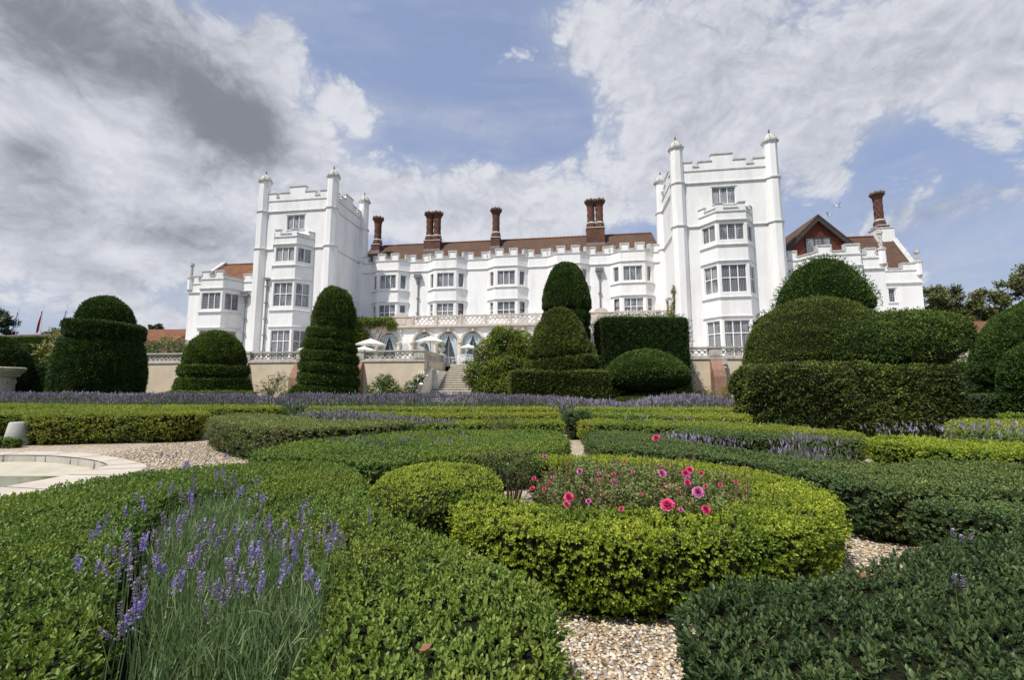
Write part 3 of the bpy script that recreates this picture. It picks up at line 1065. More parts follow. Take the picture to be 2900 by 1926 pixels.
def tower(uL, uR, vf, cu, tl, tr, rear, vside, side_merlon_on_right):
    vt = vf
    w = MB()
    F0, F1 = (uL, vt), (uR, vt)
    w3 = (cu - .92 - uL, cu + .92 - uL, 16.32, 17.78)
    wall_panel(w, F0, F1, 3.05, 19.3, [w3])
    wall_panel(w, F1, (uR, vside + 1.5), 3.05, 19.3)
    wall_panel(w, (uR, vside + 1.5), (uL, vside + 1.5), 3.05, 19.3)
    wall_panel(w, (uL, vside + 1.5), F0, 3.05, 19.3)
    w.add([(uL, vt, 19.28), (uR, vt, 19.28), (uR, vside + 1.5, 19.28), (uL, vside + 1.5, 19.28)], [(0, 1, 2, 3)])
    # canted bay
    bp = bay_facets(cu, vt, 1.28, 1.12, 2.05)
    fl = math.hypot(.93, 1.28)
    rows = [(3.1, 6.42, (5.42,)), (8.62, 10.82, (9.78,)), (12.82, 14.16, ())]
    segs = [(bp[0], bp[1]), (bp[1], bp[2]), (bp[2], bp[3])]
    wins = []
    for i, (a, b) in enumerate(segs):
        L = 2.24 if i == 1 else fl
        s0, s1 = (.19, 2.05) if i == 1 else (.17, fl - .22)
        if i == 0: s0, s1 = .22, fl - .17
        d = wall_panel(w, a, b, 3.05, 15.2, [(s0, s1, r[0], r[1]) for r in rows])
        for r in rows: wins.append((a, (d.x, d.y), s0, s1, r[0], r[1], 3 if i == 1 else 2, r[2]))
    w.prism([(bp[0][0] + .02, vt - .003), (bp[1][0] + .02, bp[1][1] + .02), (bp[2][0] - .02, bp[2][1] + .02), (bp[3][0] - .02, vt - .003)], 15.15, 15.19)
    body = part(w, 'tower', WALL)
    for k, q in enumerate(wins):
        pm = random.choice([PANE, PANE, PANEC, PANED])
        window(q[0], q[1], q[2], q[3], q[4], q[5], q[6], q[7], .14, WHITE, pm, 'french_window' if q[4] < 4 and q[6] == 3 else 'window')
    window(F0, (1, 0), w3[0], w3[1], w3[2], w3[3], 3, (), .14, WHITE, PANEC)
    bpb = [bp[0], bp[1], bp[2], bp[3]]
    for nm, z0, z1, dd in (('cornice', 6.70, 6.80, .11), ('sill_course', 8.20, 8.32, .11), ('cornice', 11.09, 11.19, .11), ('sill_course', 12.39, 12.5, .11), ('plinth', 3.0, 3.35, .05)):
        s = MB(); band(s, bpb, z0, z1, dd, 0, .02, .05)
        s.build(nm, TRIM, body, MO)
    for z in (14.40, 18.16):
        s = MB()
        pl = [(uL, vside + 1.4), F0, bp[0], bp[1], bp[2], bp[3], F1, (uR, vside + 1.4)] if z < 15 else [(uL, vside + 1.4), F0, F1, (uR, vside + 1.4)]
        band(s, pl, z, z + .12, .11, 0, .02, .05); band(s, pl, z - .07, z + .001, .05)
        s.build('string_course', TRIM, body, MO)
    s = MB(); hood(s, F0, (1, 0), w3[0], w3[1], w3[3]); s.build('hood_mould', TRIM, body, MO)
    s = MB(); s.obox(F0, (1, 0), w3[0] - .06, w3[1] + .06, -.02, .06, w3[2] - .10, w3[2] - .01); s.build('sill', TRIM, body, MO)
    pp = MB()
    L = uR - uL
    c = cu - uL
    parapet(pp, F0, F1, 19.28, 19.62, 20.05, [(.35, 1.35), (c - 1.85, c - .85), (c - .849, c + .85, 20.62), (c + .851, c + 1.85), (L - 1.35, L - .35)], panel=False)
    Ls = vside - vt
    for (a, b) in (((uR, vt), (uR, vside + .6)), ((uL, vside + .6), (uL, vt))):
        m0 = Ls + .6
        parapet(pp, a, b, 19.28, 19.62, 20.05, [(.4, 1.1), (m0 / 2 - 1.5, m0 / 2 - .7), (m0 / 2 - .699, m0 / 2 + .7, 20.62), (m0 / 2 + .701, m0 / 2 + 1.5), (m0 - 1.2, m0 - .5)], panel=False)
    band(pp, [(uL, vside + 1.0), F0, F1, (uR, vside + 1.0)], 19.24, 19.34, .05, 1)
    # bay battlement
    hi = 1.12
    parapet(pp, bp[1], bp[2], 15.19, 15.42, 15.82, [(.0, .62), (2.24 - .62, 2.24)], .25, panel=False) if False else None
    parapet(pp, bp[1], bp[2], 15.19, 15.40, 15.80, [(.02, .55), (1.69, 2.22)], .22, panel=False)
    parapet(pp, bp[0], bp[1], 15.19, 15.40, 15.80, [(.02, .5)], .22, panel=False)
    parapet(pp, bp[2], bp[3], 15.19, 15.40, 15.80, [(fl - .5, fl - .02)], .22, panel=False)
    band(pp, bpb, 15.10, 15.20, .06, 1)
    pp.build('battlement', [WALL, COPE], body, MO)
    turret(tl); turret(tr); turret(rear, .95)
    return body


tower(-29.75, -22.45, 36.8, -26.2, (-29.72, 36.9), (-22.55, 36.9), (-22.3, 42.6), 42.2, True)
tower(8.75, 16.3, 36.35, 12.48, (8.85, 36.42), (16.28, 36.42), (8.75, 42.5), 42.2, False)

# ---- central block
CB = [-18.8, -12.67, -6.46, -.36, 5.70]
poly = [(-22.45, V0)]
wc = MB()
wins = []
prev = (-22.45, V0)
FL = math.hypot(.92, .8)
for c in CB:
    A, B, C, D_ = bay_facets(c, V0, .8, 1.12, 2.04)
    wall_panel(wc, prev, A, 7.05, 14.3)
    for i, (a, b) in enumerate(((A, B), (B, C), (C, D_))):
        s0, s1 = (.24, 2.0) if i == 1 else (.36, .96)
        if i == 2: s0, s1 = FL - .96, FL - .36
        ops = [(s0, s1, 8.30, 9.68), (s0, s1, 11.36, 12.80)]
        d = wall_panel(wc, a, b, 7.05, 14.3, ops)
        for lv, o in enumerate(ops):
            brown = lv == 0 and ((c in (-12.67, -6.46) and i == 2) or (c == 5.70 and i == 0))
            wins.append((a, (d.x, d.y), s0, s1, o[2], o[3], 3 if i == 1 else 1, (8.86,) if lv == 0 else (), brown))
    poly += [A, B, C, D_]
    prev = D_
wall_panel(wc, prev, (8.75, V0), 7.05, 14.3)
poly.append((8.75, V0))
wc.add([(-22.4, V0 + .0, 14.25), (8.7, V0, 14.25), (8.7, V0 + .9, 14.25), (-22.4, V0 + .9, 14.25)], [(0, 1, 2, 3)])
for c in CB:
    A, B, C, D_ = bay_facets(c, V0, .78, 1.1, 2.02)
    wc.add([(A[0], A[1], 14.25), (B[0], B[1], 14.25), (C[0], C[1], 14.25), (D_[0], D_[1], 14.25)], [(0, 1, 2, 3)])
part(wc, 'central_wall', WALL)
for q in wins:
    window(*q[:8], .14, WOODR if q[8] else WHITE, random.choice([PANE, PANE, PANEC, PANED]) if not q[8] else PANEC, 'window', 'red-brown wooden sash window' if q[8] else None)
s = MB()
band(s, poly, 13.22, 13.33, .10, 0, .02, .05); band(s, poly, 13.16, 13.221, .05)
part(s, 'string_course', TRIM)
for c in CB:
    f = bay_facets(c, V0, .8, 1.12, 2.04)
    for nm, z0, z1, dd in (('sill_course', 11.10, 11.20, .10), ('cornice', 9.90, 10.0, .11), ('sill_course', 8.10, 8.2, .07)):
        s = MB(); band(s, f, z0, z1, dd, 0, .02, .04); band(s, f, z0 - .05, z0 + .001, dd * .4)
        part(s, nm, TRIM)
pp = MB()
band(pp, poly, 14.22, 14.31, .06, 1)
for i in range(len(poly) - 1):
    a, b = poly[i], poly[i + 1]
    L = math.hypot(b[0] - a[0], b[1] - a[1])
    k = i % 4
    if k == 2: mer = [(.02, .80), (L - .80, L - .02)]
    elif k == 1: mer = [(.04, .42)]
    elif k == 3: mer = [(L - .42, L - .04)]
    else:
        if i == 0: mer = [(.15, 1.1)]
        elif i == len(poly) - 2: mer = [(L - 1.0, L - .1)]
        else: mer = [(.02, .62), (L - .62, L - .02)]
    parapet(pp, a, b, 14.30, 14.42, 14.95, mer, .3)
part(pp, 'battlement', [WALL, COPE])

# brown balcony door in the flank of the right tower, and the little window beside it
k = MB()
k.box(8.66, 8.748, 40.3, 41.25, 7.2, 9.15)
dr = part(k, 'balcony_door', WOODR)
k = MB()
k.box(8.60, 8.748, 40.15, 40.30, 7.2, 9.3); k.box(8.60, 8.748, 41.25, 41.40, 7.2, 9.3); k.box(8.60, 8.748, 40.30, 41.25, 9.15, 9.3)
k.box(8.52, 8.748, 40.05, 41.5, 9.31, 9.42)
k.build('frame', TRIM, dr, MO)
window((7.55, V0 - .05), (1, 0), .2, .72, 8.12, 8.62, 1, (), -.02, WHITE, PANED)

# ---- arcade, balcony
va = 39.7
ACS = [-20.1, -17.72, -14.17, -11.79, -9.41, -7.03, -4.65, -2.27, .11, 2.49]
aw = MB()
cur = -22.45
ZS, RI = 5.57, 0.98
for c in ACS:
    wall_panel(aw, (cur, va), (c - RI, va), 3.05, 7.05)
    N = 20
    pts = [(c - RI * math.cos(math.pi * i / N), ZS + RI * math.sin(math.pi * i / N)) for i in range(N + 1)]
    for i in range(N):
        (x0, z0), (x1, z1) = pts[i], pts[i + 1]
        aw.add([(x0, va, z0), (x1, va, z1), (x1, va, 7.05), (x0, va, 7.05)], [(0, 1, 2, 3)])
        aw.add([(x0, va, z0), (x0, va + .45, z0), (x1, va + .45, z1), (x1, va, z1)], [(0, 1, 2, 3)], 1)
    for x in (c - RI, c + RI):
        aw.add([(x, va, 3.05), (x, va + .45, 3.05), (x, va + .45, ZS), (x, va, ZS)], [(0, 1, 2, 3)], 1)
    cur = c + RI
wall_panel(aw, (cur, va), (8.75, va), 3.05, 7.05)
aw.add([(-22.45, va - .0, 7.04), (8.75, va, 7.04), (8.75, V0, 7.04), (-22.45, V0, 7.04)], [(0, 1, 2, 3)])
part(aw, 'arcade_wall', [WALL, ARCHST])
for c in ACS:
    fr = MB()
    N = 24
    for (r0, r1, t) in ((RI - .02, RI + .09, .05), (RI + .09, RI + .20, .09)):
        for i in range(N):
            a0, a1 = math.pi * i / N, math.pi * (i + 1) / N
            q = [(c - r * math.cos(a), va - tt, ZS + r * math.sin(a)) for tt in (t,) for r, a in ((r0, a0), (r0, a1), (r1, a1), (r1, a0))]
            p = [(c - r * math.cos(a), va + .01, ZS + r * math.sin(a)) for r, a in ((r0, a0), (r0, a1), (r1, a1), (r1, a0))]
            fr.add(q + p, [(0, 1, 2, 3), (3, 2, 6, 7), (1, 0, 4, 5)])
    o = part(fr, 'arched_window', ARCHST)
    g = MB()
    gp = [(c - RI * math.cos(math.pi * i / 20), va + .35, ZS + RI * math.sin(math.pi * i / 20)) for i in range(21)] + [(c + RI, va + .35, 3.06), (c - RI, va + .35, 3.06)]
    g.add(gp, [tuple(range(len(gp) - 1, -1, -1))])
    g.build('pane', INNER, o, MO)
    fr2 = MB()
    for x0, x1, z0, z1 in ((c - .04, c + .04, 3.06, 6.5), (c - RI, c + RI, 5.52, 5.60), (c - RI, c - RI + .06, 3.06, 5.5), (c + RI - .06, c + RI, 3.06, 5.5)):
        fr2.box(x0, x1, va + .31, va + .345, z0, z1)
    fr2.build('glazing_bar', LEAD, o, MO)
    for sgn in (-1, 1):
        cu = MB(); vs = []; NZ, NX = 16, 22
        for j in range(NZ + 1):
            z = 3.1 + (6.42 - 3.1) * j / NZ
            half = RI * .98 if z < ZS else math.sqrt(max(.0004, RI * RI - (z - ZS) ** 2)) * .98
            wdt = .30 + (half - .30) * min(1, max(0, (z - 4.0) / 2.2)) ** 1.3 if z > 4.0 else .30 - .10 * math.sin((4.0 - z) * 2)
            wdt = min(wdt, half)
            for i in range(NX + 1):
                t = i / NX
                x = c + sgn * (half - wdt * (1 - t) if True else 0)
                x = c + sgn * (half - wdt * t)
                vs.append((x, va + .22 + .035 * math.sin(t * 26 + z * .6), z))
        fs = [(j * (NX + 1) + i, j * (NX + 1) + i + 1, (j + 1) * (NX + 1) + i + 1, (j + 1) * (NX + 1) + i) for j in range(NZ) for i in range(NX)]
        cu.add(vs, fs)
        cu.build('curtain', CLOTH, o, MO, True)
colmb = {}
for u, full in ((-12.98, 1), (-10.6, 1), (-8.22, 1), (-5.84, 1), (-3.46, 1), (-15.3, 1), (-16.62, 1), (-18.84, 1)):
    k = MB()
    k.lathe([(.24, 0), (.24, .10), (.20, .14), (.18, .22), (.17, 2.1), (.18, 2.16), (.165, 2.2), (.22, 2.32), (.26, 2.40), (.26, 2.50)], (u, va - .08, 3.06), 16)
    part(k, 'column', ARCHST, smooth=False)
# niche
k = MB()
k.lathe([(.38, 0), (.38, .9), (.30, 1.15), (.12, 1.27), (0, 1.3)], (-16.0 + .05, va - .0, 4.55 - .3), 14)
nm = plain('niche_shadow', (.55, .55, .54), .8, .1, 3)
nch = MB()
n_ = 16
vs = []
for j, (r, z) in enumerate([(.36, 0), (.36, .35), (.36, .7), (.33, .85), (.26, .98), (.15, 1.06), (.02, 1.09)]):
    for i in range(n_ + 1):
        a = math.pi * i / n_
        vs.append((-16.05 - r * math.cos(a), va - .012 - .05 * math.sin(a), 4.45 + z))
nch.add(vs, [(j * (n_ + 1) + i, j * (n_ + 1) + i + 1, (j + 1) * (n_ + 1) + i + 1, (j + 1) * (n_ + 1) + i) for j in range(6) for i in range(n_)])
part(nch, 'wall_niche', nm, smooth=True)
bl = MB()
bl.box(-22.4, 8.7, va - .30, va + .05, 6.98, 7.12); bl.box(-22.4, 8.7, va - .22, va + .05, 6.86, 6.978); bl.box(-22.4, 8.7, va - .26, va + .06, 7.122, 7.20)
for k_ in range(13):
    u = -21.2 + 2.37 * k_
    bl.box(u - .10, u + .10, va - .2, va + .02, 6.55, 6.858)
part(bl, 'balcony_ledge', BALC)
bw = va - .12
PW = 2.37
piers = [-15.26 + PW * i for i in range(-3, 11)]
for u in piers:
    pm_ = MB()
    pm_.box(u - .09, u + .09, bw - .11, bw + .11, 7.2, 8.02)
    part(pm_, 'balcony_pier', BALC)
rl = MB()
rl.box(-22.4, 8.7, bw - .13, bw + .13, 7.98, 8.09)
for u in piers:
    rl.lathe([(.0, .16), (.09, .02), (.0, -.02)], (u, bw, 8.09), 4, ph=R(45), cap=False)
    rl.lathe([(.0, .13), (.09, .02), (.0, -.02)], (u + PW / 2, bw, 8.09), 4, ph=R(45), cap=False)
part(rl, 'balcony_rail', BALC)
for j in range(len(piers) - 1):
    a, b = piers[j] + .09, piers[j + 1] - .09
    if abs((a + b) / 2 + 16.4) < .4 or abs((a + b) / 2 - 2.5) < .6:
        c = (a + b) / 2
        cp = MB()
        cp.box(a, b, bw - .07, bw + .07, 7.2, 7.975)
        arc = [(c - .62 * math.cos(math.pi * i / 12), 8.1 + .34 * math.sin(math.pi * i / 12)) for i in range(13)]
        base = [(c - .62, 8.09), (c + .62, 8.09)]
        vs = [(x, bw - .10, z) for x, z in arc] + [(x, bw + .10, z) for x, z in arc]
        fs = [tuple(range(12, -1, -1)), tuple(range(13, 26))] + [(i, i + 1, i + 14, i + 13) for i in range(12)]
        cp.add(vs, fs)
        cp.box(c - .5, c + .5, bw - .105, bw - .071, 7.32, 7.90)
        part(cp, 'balcony_panel', BALC, label='solid panel with a rounded top')
        continue
    lt = MB()
    zc0, zc1 = 7.2, 7.98
    n = 5
    for sg in (1, -1):
        for i in range(-2, n + 1):
            x0 = a + (b - a) * i / n; x1 = x0 + (zc1 - zc0)
            if sg < 0: x0, x1 = x1, x0
            za, zb = zc0, zc1
            # clip to the panel
            def cl(x, z, xo, zo):
                if a <= x <= b: return x, z
                xl = a if x < a else b
                t = (xl - xo) / (x - xo)
                return xl, zo + (z - zo) * t
            if (x0 < a and x1 <= a) or (x0 >= b and x1 >= b): continue
            p = cl(x0, za, x1, zb); q = cl(x1, zb, x0, za)
            dx, dz = q[0] - p[0], q[1] - p[1]; Ln = math.hypot(dx, dz)
            if Ln < .1: continue
            nx, nz = -dz / Ln * .028, dx / Ln * .028
            t0, t1 = (bw - .05, bw + .035) if sg > 0 else (bw - .035, bw + .05)
            lt.hexa([(p[0] - nx, t0, p[1] - nz), (q[0] - nx, t0, q[1] - nz), (q[0] - nx, t1, q[1] - nz), (p[0] - nx, t1, p[1] - nz),
                     (p[0] + nx, t0, p[1] + nz), (q[0] + nx, t0, q[1] + nz), (q[0] + nx, t1, q[1] + nz), (p[0] + nx, t1, p[1] + nz)])
    for xx in (a + .16, b - .16):
        for zz in (7.42, 7.74):
            lt.tube([(xx + .11 * math.cos(t), bw, zz + .11 * math.sin(t)) for t in [k * math.pi / 5 for k in range(9)]], .028, n=5)
    part(lt, 'lattice_panel', BALC)

# ---- roofs and chimneys
rf = MB()
ev, ez, rv, rz_ = 42.75, 14.30, 46.75, 17.78
rf.add([(-23.2, ev, ez), (8.7, ev, ez), (8.55, rv, rz_), (-23.2, rv, rz_)], [(0, 1, 2, 3)])
rf.add([(8.7, 2 * rv - ev, ez), (-23.2, 2 * rv - ev, ez), (-23.2, rv, rz_), (8.55, rv, rz_)], [(0, 1, 2, 3)])
rf.add([(8.7, ev, ez), (8.7, 2 * rv - ev, ez), (8.55, rv, rz_)], [(0, 1, 2)])
nk = 80
for i in range(nk):
    u = -23.2 + 31.7 * i / nk
    rf.tube([(u, rv, rz_ + .0), (u + .37, rv, rz_ + .0)], .10, .115, 6, 1)
roof = part(rf, 'roof', [TILEB, TILEO])


def chimney(us, v, zb, zm, zt, parent, r=.475, dpt=1.1, flash=True):
    k = MB()
    u0, u1 = us[0] - .50, us[-1] + .50
    k.box(u0, u1, v, v + dpt, zb - 1.2, zm)
    k.box(u0 - .05, u1 + .05, v - .05, v + dpt + .05, zm, zm + .08, 2)
    for u in us:
        c = (u, v + dpt / 2, 0)
        k.lathe([(r + .06, zm + .08), (r + .06, zm + .45), (r - .04, zm + .55)], c, 8, ph=R(22.5)); k.lathe([(r - .02, zm + .55), (r + .04, zm + .60), (r + .04, zm + .68), (r - .06, zm + .76)], c, 8, 2, ph=R(22.5))
        # twisted shaft
        z0, z1 = zm + .76, zt - .75
        n, nz = 24, 40
        vs = []
        for j in range(nz + 1):
            z = z0 + (z1 - z0) * j / nz
            for i in range(n):
                a = 2 * math.pi * i / n
                rr = (r - .09) * (1 + .085 * math.cos(6 * (a + z * 1.5)))
                vs.append((c[0] + rr * math.cos(a), c[1] + rr * math.sin(a), z))
        k.add(vs, [(j * n + i, j * n + (i + 1) % n, (j + 1) * n + (i + 1) % n, (j + 1) * n + i) for j in range(nz) for i in range(n)])
        k.lathe([(r - .06, z1), (r + .0, z1 + .06), (r - .04, z1 + .12), (r + .05, z1 + .26), (r + .16, z1 + .40), (r + .20, z1 + .46)], c, 8, ph=R(22.5))
        for i in range(8):
            a = R(45 * i)
            k.lathe([(.13, 0), (.17, .08), (.17, .22), (.11, .30)], (c[0] + (r + .05) * math.cos(a), c[1] + (r + .05) * math.sin(a), z1 + .44), 6, 1)
        k.lathe([(r - .02, z1 + .46), (r - .02, z1 + .70)], c, 8, 1)
    o = k.build('chimney', [CHIMB, stone('sooty_cap' + str(len(MATS)), (.20, .16, .13), (.05, .045, .04), 6, streak=.7), COPE], parent, MO)
    if flash:
        f = MB()
        f.box(u0 - .03, u1 + .03, v - .035, v - .002, zb - .32, zb + .02)
        f.build('flashing', LEAD, parent, MO)
    return o


chimney([-15.92, -15.05], 45.2, 16.62, 17.6, 21.1, roof)
chimney([-8.3], 45.2, 16.62, 17.6, 21.1, roof)
chimney([2.07, 2.95], 45.0, 16.40, 18.05, 21.35, roof)
chimney([-22.2], 45.3, 16.8, 17.5, 20.95, roof)

# ---- side wings
def pinnacle(c, z0, zt, parent=None):
    k = MB()
    octa(k, c, .30, z0 - 1.15, z0); octa(k, c, .36, z0, z0 + .10, 1); octa(k, c, .30, z0 + .10, z0 + .20, 1)
    k.lathe([(.30, -1.15), (.20, -1.35), (.10, -1.5)], (c[0], c[1], z0), 8, 1, ph=R(22.5))
    n, nz = 12, 16
    vs = []
    zz0, zz1 = z0 + .2, zt - .35
    for j in range(nz + 1):
        z = zz0 + (zz1 - zz0) * j / nz
        for i in range(n):
            a = 2 * math.pi * i / n
            r = .13 * (1 + .16 * math.cos(3 * (a + z * 5)))
            vs.append((c[0] + r * math.cos(a), c[1] + r * math.sin(a), z))
    k.add(vs, [(j * n + i, j * n + (i + 1) % n, (j + 1) * n + (i + 1) % n, (j + 1) * n + i) for j in range(nz) for i in range(n)], 2)
    k.lathe([(.12, -.36), (.2, -.28), (.22, -.16), (.15, -.08), (.18, .0), (.06, .06), (0, .07)], (c[0], c[1], zt), 10, 2, cap=False)
    return part(k, 'pinnacle', [WALL, COPE, CAP])


def wing(uL, uR, v, cu, hi, ho, pro, rows, ml, mr, mb_, zs=10.8, zl=12.02, zh=12.5, sideL=None, nf=3, nsd=2):
    w = MB()
    f = bay_facets(cu, v, pro, hi, ho)
    wall_panel(w, (uL, v), f[0], 3.05, 11.75)
    wall_panel(w, f[3], (uR, v), 3.05, 11.75)
    fl = math.hypot(ho - hi, pro)
    wins = []
    for i in range(3):
        a, b = f[i], f[i + 1]
        s0, s1 = (.20, 2 * hi - .20) if i == 1 else (.25, fl - .25)
        d = wall_panel(w, a, b, 3.05, 11.75, [(s0, s1, r[0], r[1]) for r in rows])
        for r in rows: wins.append((a, (d.x, d.y), s0, s1, r[0], r[1], nf if i == 1 else nsd, r[2]))
    if sideL: wall_panel(w, (uL, v + sideL), (uL, v), 3.05, 11.75)
    w.add([(uL, v, 11.74), (uR, v, 11.74), (uR, v + 3, 11.74), (uL, v + 3, 11.74)], [(0, 1, 2, 3)])
    w.add([(f[0][0], v, 11.74), (f[1][0], f[1][1] + .01, 11.74), (f[2][0], f[2][1] + .01, 11.74), (f[3][0], v, 11.74)], [(0, 1, 2, 3)])
    o = part(w, 'wing_wall', WALL)
    for q in wins: window(*q, .14, WHITE, random.choice([PANE, PANED, PANE]), 'window')
    pl = [(uL, v), *f, (uR, v)]
    if sideL: pl = [(uL, v + sideL)] + pl
    s = MB(); band(s, pl, zs, zs + .13, .12, 0, .02, .05); band(s, pl, zs - .09, zs + .001, .06)
    s.build('string_course', TRIM, o, MO)
    for nm, z in (('sill_course', 8.46), ('cornice', 6.92)):
        s = MB(); band(s, f, z, z + .14, .13, 0, .02, .05); s.build(nm, TRIM, o, MO)
    pp = MB()
    band(pp, pl, 11.70, 11.79, .06, 1)
    seq = [(pl[-6], pl[-5], ml), (f[0], f[1], []), (f[1], f[2], mb_), (f[2], f[3], []), (f[3], (uR, v), mr)]
    for a, b, mer in seq: parapet(pp, a, b, 11.76, zl, zh, mer, .28, panel=True)
    if sideL: parapet(pp, (uL, v + sideL), (uL, v), 11.76, zl, zh, [(.6, 1.5), (sideL - 1.6, sideL - .7)], .28)
    pp.build('battlement', [WALL, COPE], o, MO)
    return o


wing(-38.65, -29.75, 38.3, -34.66, 1.22, 2.0, 1.55, [(3.3, 6.75, (5.5,)), (8.78, 10.42, ())], [(.35, 1.0)], [(.1, 1.0), (1.95, 2.75)], [(.06, .92), (1.52, 2.38)], sideL=6.0)
pinnacle((-38.6, 38.35), 12.3, 13.95)
wing(16.3, 25.0, 38.1, 20.95, 1.6, 2.4, 1.3, [(3.3, 6.75, (5.5,)), (8.6, 10.35, ())], [(.1, .9), (1.5, 2.2)], [(.35, 1.1)], [(.06, 1.1), (2.1, 3.14)])
pinnacle((24.9, 38.15), 12.35, 14.0)
# set-back end of the right wing
w = MB()
wall_panel(w, (25.0, 38.1), (25.0, 43.4), 3.05, 11.9)
wall_panel(w, (25.0, 43.4), (31.4, 43.4), 3.05, 11.9, [(3.62, 4.2, 9.0, 10.3)])
wall_panel(w, (31.4, 43.4), (31.4, 50), 3.05, 11.9)
o = part(w, 'wing_wall', WALL)
window((25.0, 43.4), (1, 0), 3.62, 4.2, 9.0, 10.3, 1, (), .16, WHITE, PANEC)
s = MB()
band(s, [(25.0, 43.4), (31.4, 43.4), (31.4, 49)], 10.7, 10.85, .12, 0, .02, .05)
s.build('string_course', TRIM, o, MO)
s = MB(); hood(s, (25.0, 43.4), (1, 0), 3.62, 4.2, 10.3); s.build('hood_mould', TRIM, o, MO)
s = MB(); s.obox((25, 43.4), (1, 0), 3.5, 4.32, -.02, .07, 8.88, 8.99); s.build('sill', TRIM, o, MO)
pp = MB()
parapet(pp, (25.0, 43.4), (31.4, 43.4), 11.9, 12.1, 12.55, [(.3, 1.0), (2.7, 3.7), (4.9, 6.3)], .3)
parapet(pp, (31.4, 43.4), (31.4, 49), 11.9, 12.1, 12.55, [(.1, .9), (2, 2.8)], .3)
band(pp, [(25.0, 43.4), (31.4, 43.4), (31.4, 49)], 11.86, 11.94, .05, 1)
pp.build('battlement', [WALL, COPE], o, MO)
pinnacle((31.3, 43.5), 12.6, 13.8)
# wing roofs
rf = MB()
rf.add([(-38.3, 38.75, 11.9), (-29.4, 38.75, 11.9), (-29.4, 42.2, 14.85), (-38.3, 42.2, 14.85)], [(0, 1, 2, 3)])
rf.add([(-29.4, 45.65, 11.9), (-38.3, 45.65, 11.9), (-38.3, 42.2, 14.85), (-29.4, 42.2, 14.85)], [(0, 1, 2, 3)])
for i in range(22): rf.tube([(-38.3 + .4 * i, 42.2, 14.87), (-37.93 + .4 * i, 42.2, 14.87)], .09, .10, 6)
part(rf, 'roof', TILEO)
g = MB()
for (v1, z1), (v2, z2) in (((38.6, 11.85), (42.2, 15.0)), ((42.2, 15.0), (45.8, 11.85))):
    g.hexa([(-38.65, v1, z1 - .6), (-38.3, v1, z1 - .6), (-38.3, v2, z2 - .6), (-38.65, v2, z2 - .6), (-38.65, v1, z1 + .1), (-38.3, v1, z1 + .1), (-38.3, v2, z2 + .1), (-38.65, v2, z2 + .1)], 0)
    g.hexa([(-38.72, v1, z1 + .102), (-38.22, v1, z1 + .102), (-38.22, v2, z2 + .102), (-38.72, v2, z2 + .102), (-38.72, v1, z1 + .2), (-38.22, v1, z1 + .2), (-38.22, v2, z2 + .2), (-38.72, v2, z2 + .2)], 1)
g.add([(-38.5, 38.7, 11.5), (-38.5, 42.2, 14.8), (-38.5, 45.7, 11.5)], [(0, 1, 2)])
part(g, 'gable_coping', [WALL, COPE])
rf = MB()
rf.add([(16.3, 43.65, 12.2), (31.15, 43.65, 12.2), (31.15, 46.4, 16.2), (16.3, 46.4, 16.2)], [(0, 1, 2, 3)])
rf.add([(31.15, 49.2, 12.2), (16.3, 49.2, 12.2), (16.3, 46.4, 16.2), (31.15, 46.4, 16.2)], [(0, 1, 2, 3)])
for i in range(36): rf.tube([(16.4 + .4 * i, 46.4, 16.22), (16.77 + .4 * i, 46.4, 16.22)], .09, .10, 6, 1)
wroof = part(rf, 'roof', [TILEB, TILEO])
g = MB()
for (v1, z1), (v2, z2) in (((43.9, 12.6), (46.4, 16.35)), ((46.4, 16.35), (48.9, 12.6))):
    g.hexa([(31.1, v1, z1 - .9), (31.42, v1, z1 - .9), (31.42, v2, z2 - .9), (31.1, v2, z2 - .9), (31.1, v1, z1), (31.42, v1, z1), (31.42, v2, z2), (31.1, v2, z2)])
    g.hexa([(31.03, v1, z1 + .002), (31.5, v1, z1 + .002), (31.5, v2, z2 + .002), (31.03, v2, z2 + .002), (31.03, v1, z1 + .1), (31.5, v1, z1 + .1), (31.5, v2, z2 + .1), (31.03, v2, z2 + .1)], 1)
g.box(29.72, 31.3, 45.9, 47.0, 14.5, 16.85)
g.box(29.66, 31.36, 45.84, 47.06, 16.852, 16.95, 1)
part(g, 'gable_coping', [WALL, COPE])
chimney([30.45], 45.95, 17.6, 17.15, 20.8, wroof, r=.46, flash=False)
# tile-hung gable
AP, GV, GS, GW = (21.1, 16.0), 39.85, 1.02, 3.3
gb = MB()
zb = AP[1] - GS * GW
gb.add([(AP[0] - GW + .1, GV, zb), (AP[0] + GW - .1, GV, zb), (AP[0], GV, AP[1] - .1)], [(0, 1, 2)])
gb.add([(AP[0] - GW + .1, GV, 11.8), (AP[0] + GW - .1, GV, 11.8), (AP[0] + GW - .1, GV, zb), (AP[0] - GW + .1, GV, zb)], [(0, 1, 2, 3)])
for i in range(24):
    z = 12.0 + .165 * i
    hw = min(GW - .15, (AP[1] - .15 - z) / GS)
    if hw < .15: break
    gb.box(AP[0] - hw, AP[0] + hw, GV - .045, GV + .01, z, z + .035)
gable = part(gb, 'tile_hung_gable', TILEH)
r2 = MB()
for sg in (-1, 1):
    a = (AP[0] + sg * (GW + .25), AP[1] - GS * (GW + .25) + .05); b = (AP[0], AP[1] + .05)
    r2.hexa([(a[0], GV - .45, a[1]), (b[0], GV - .45, b[1]), (b[0], 46.6, b[1]), (a[0], 46.6, a[1]), (a[0], GV - .45, a[1] + .12), (b[0], GV - .45, b[1] + .12), (b[0], 46.6, b[1] + .12), (a[0], 46.6, a[1] + .12)])
r2.build('gable_roof', TILEB, gable, MO)
bb = MB()
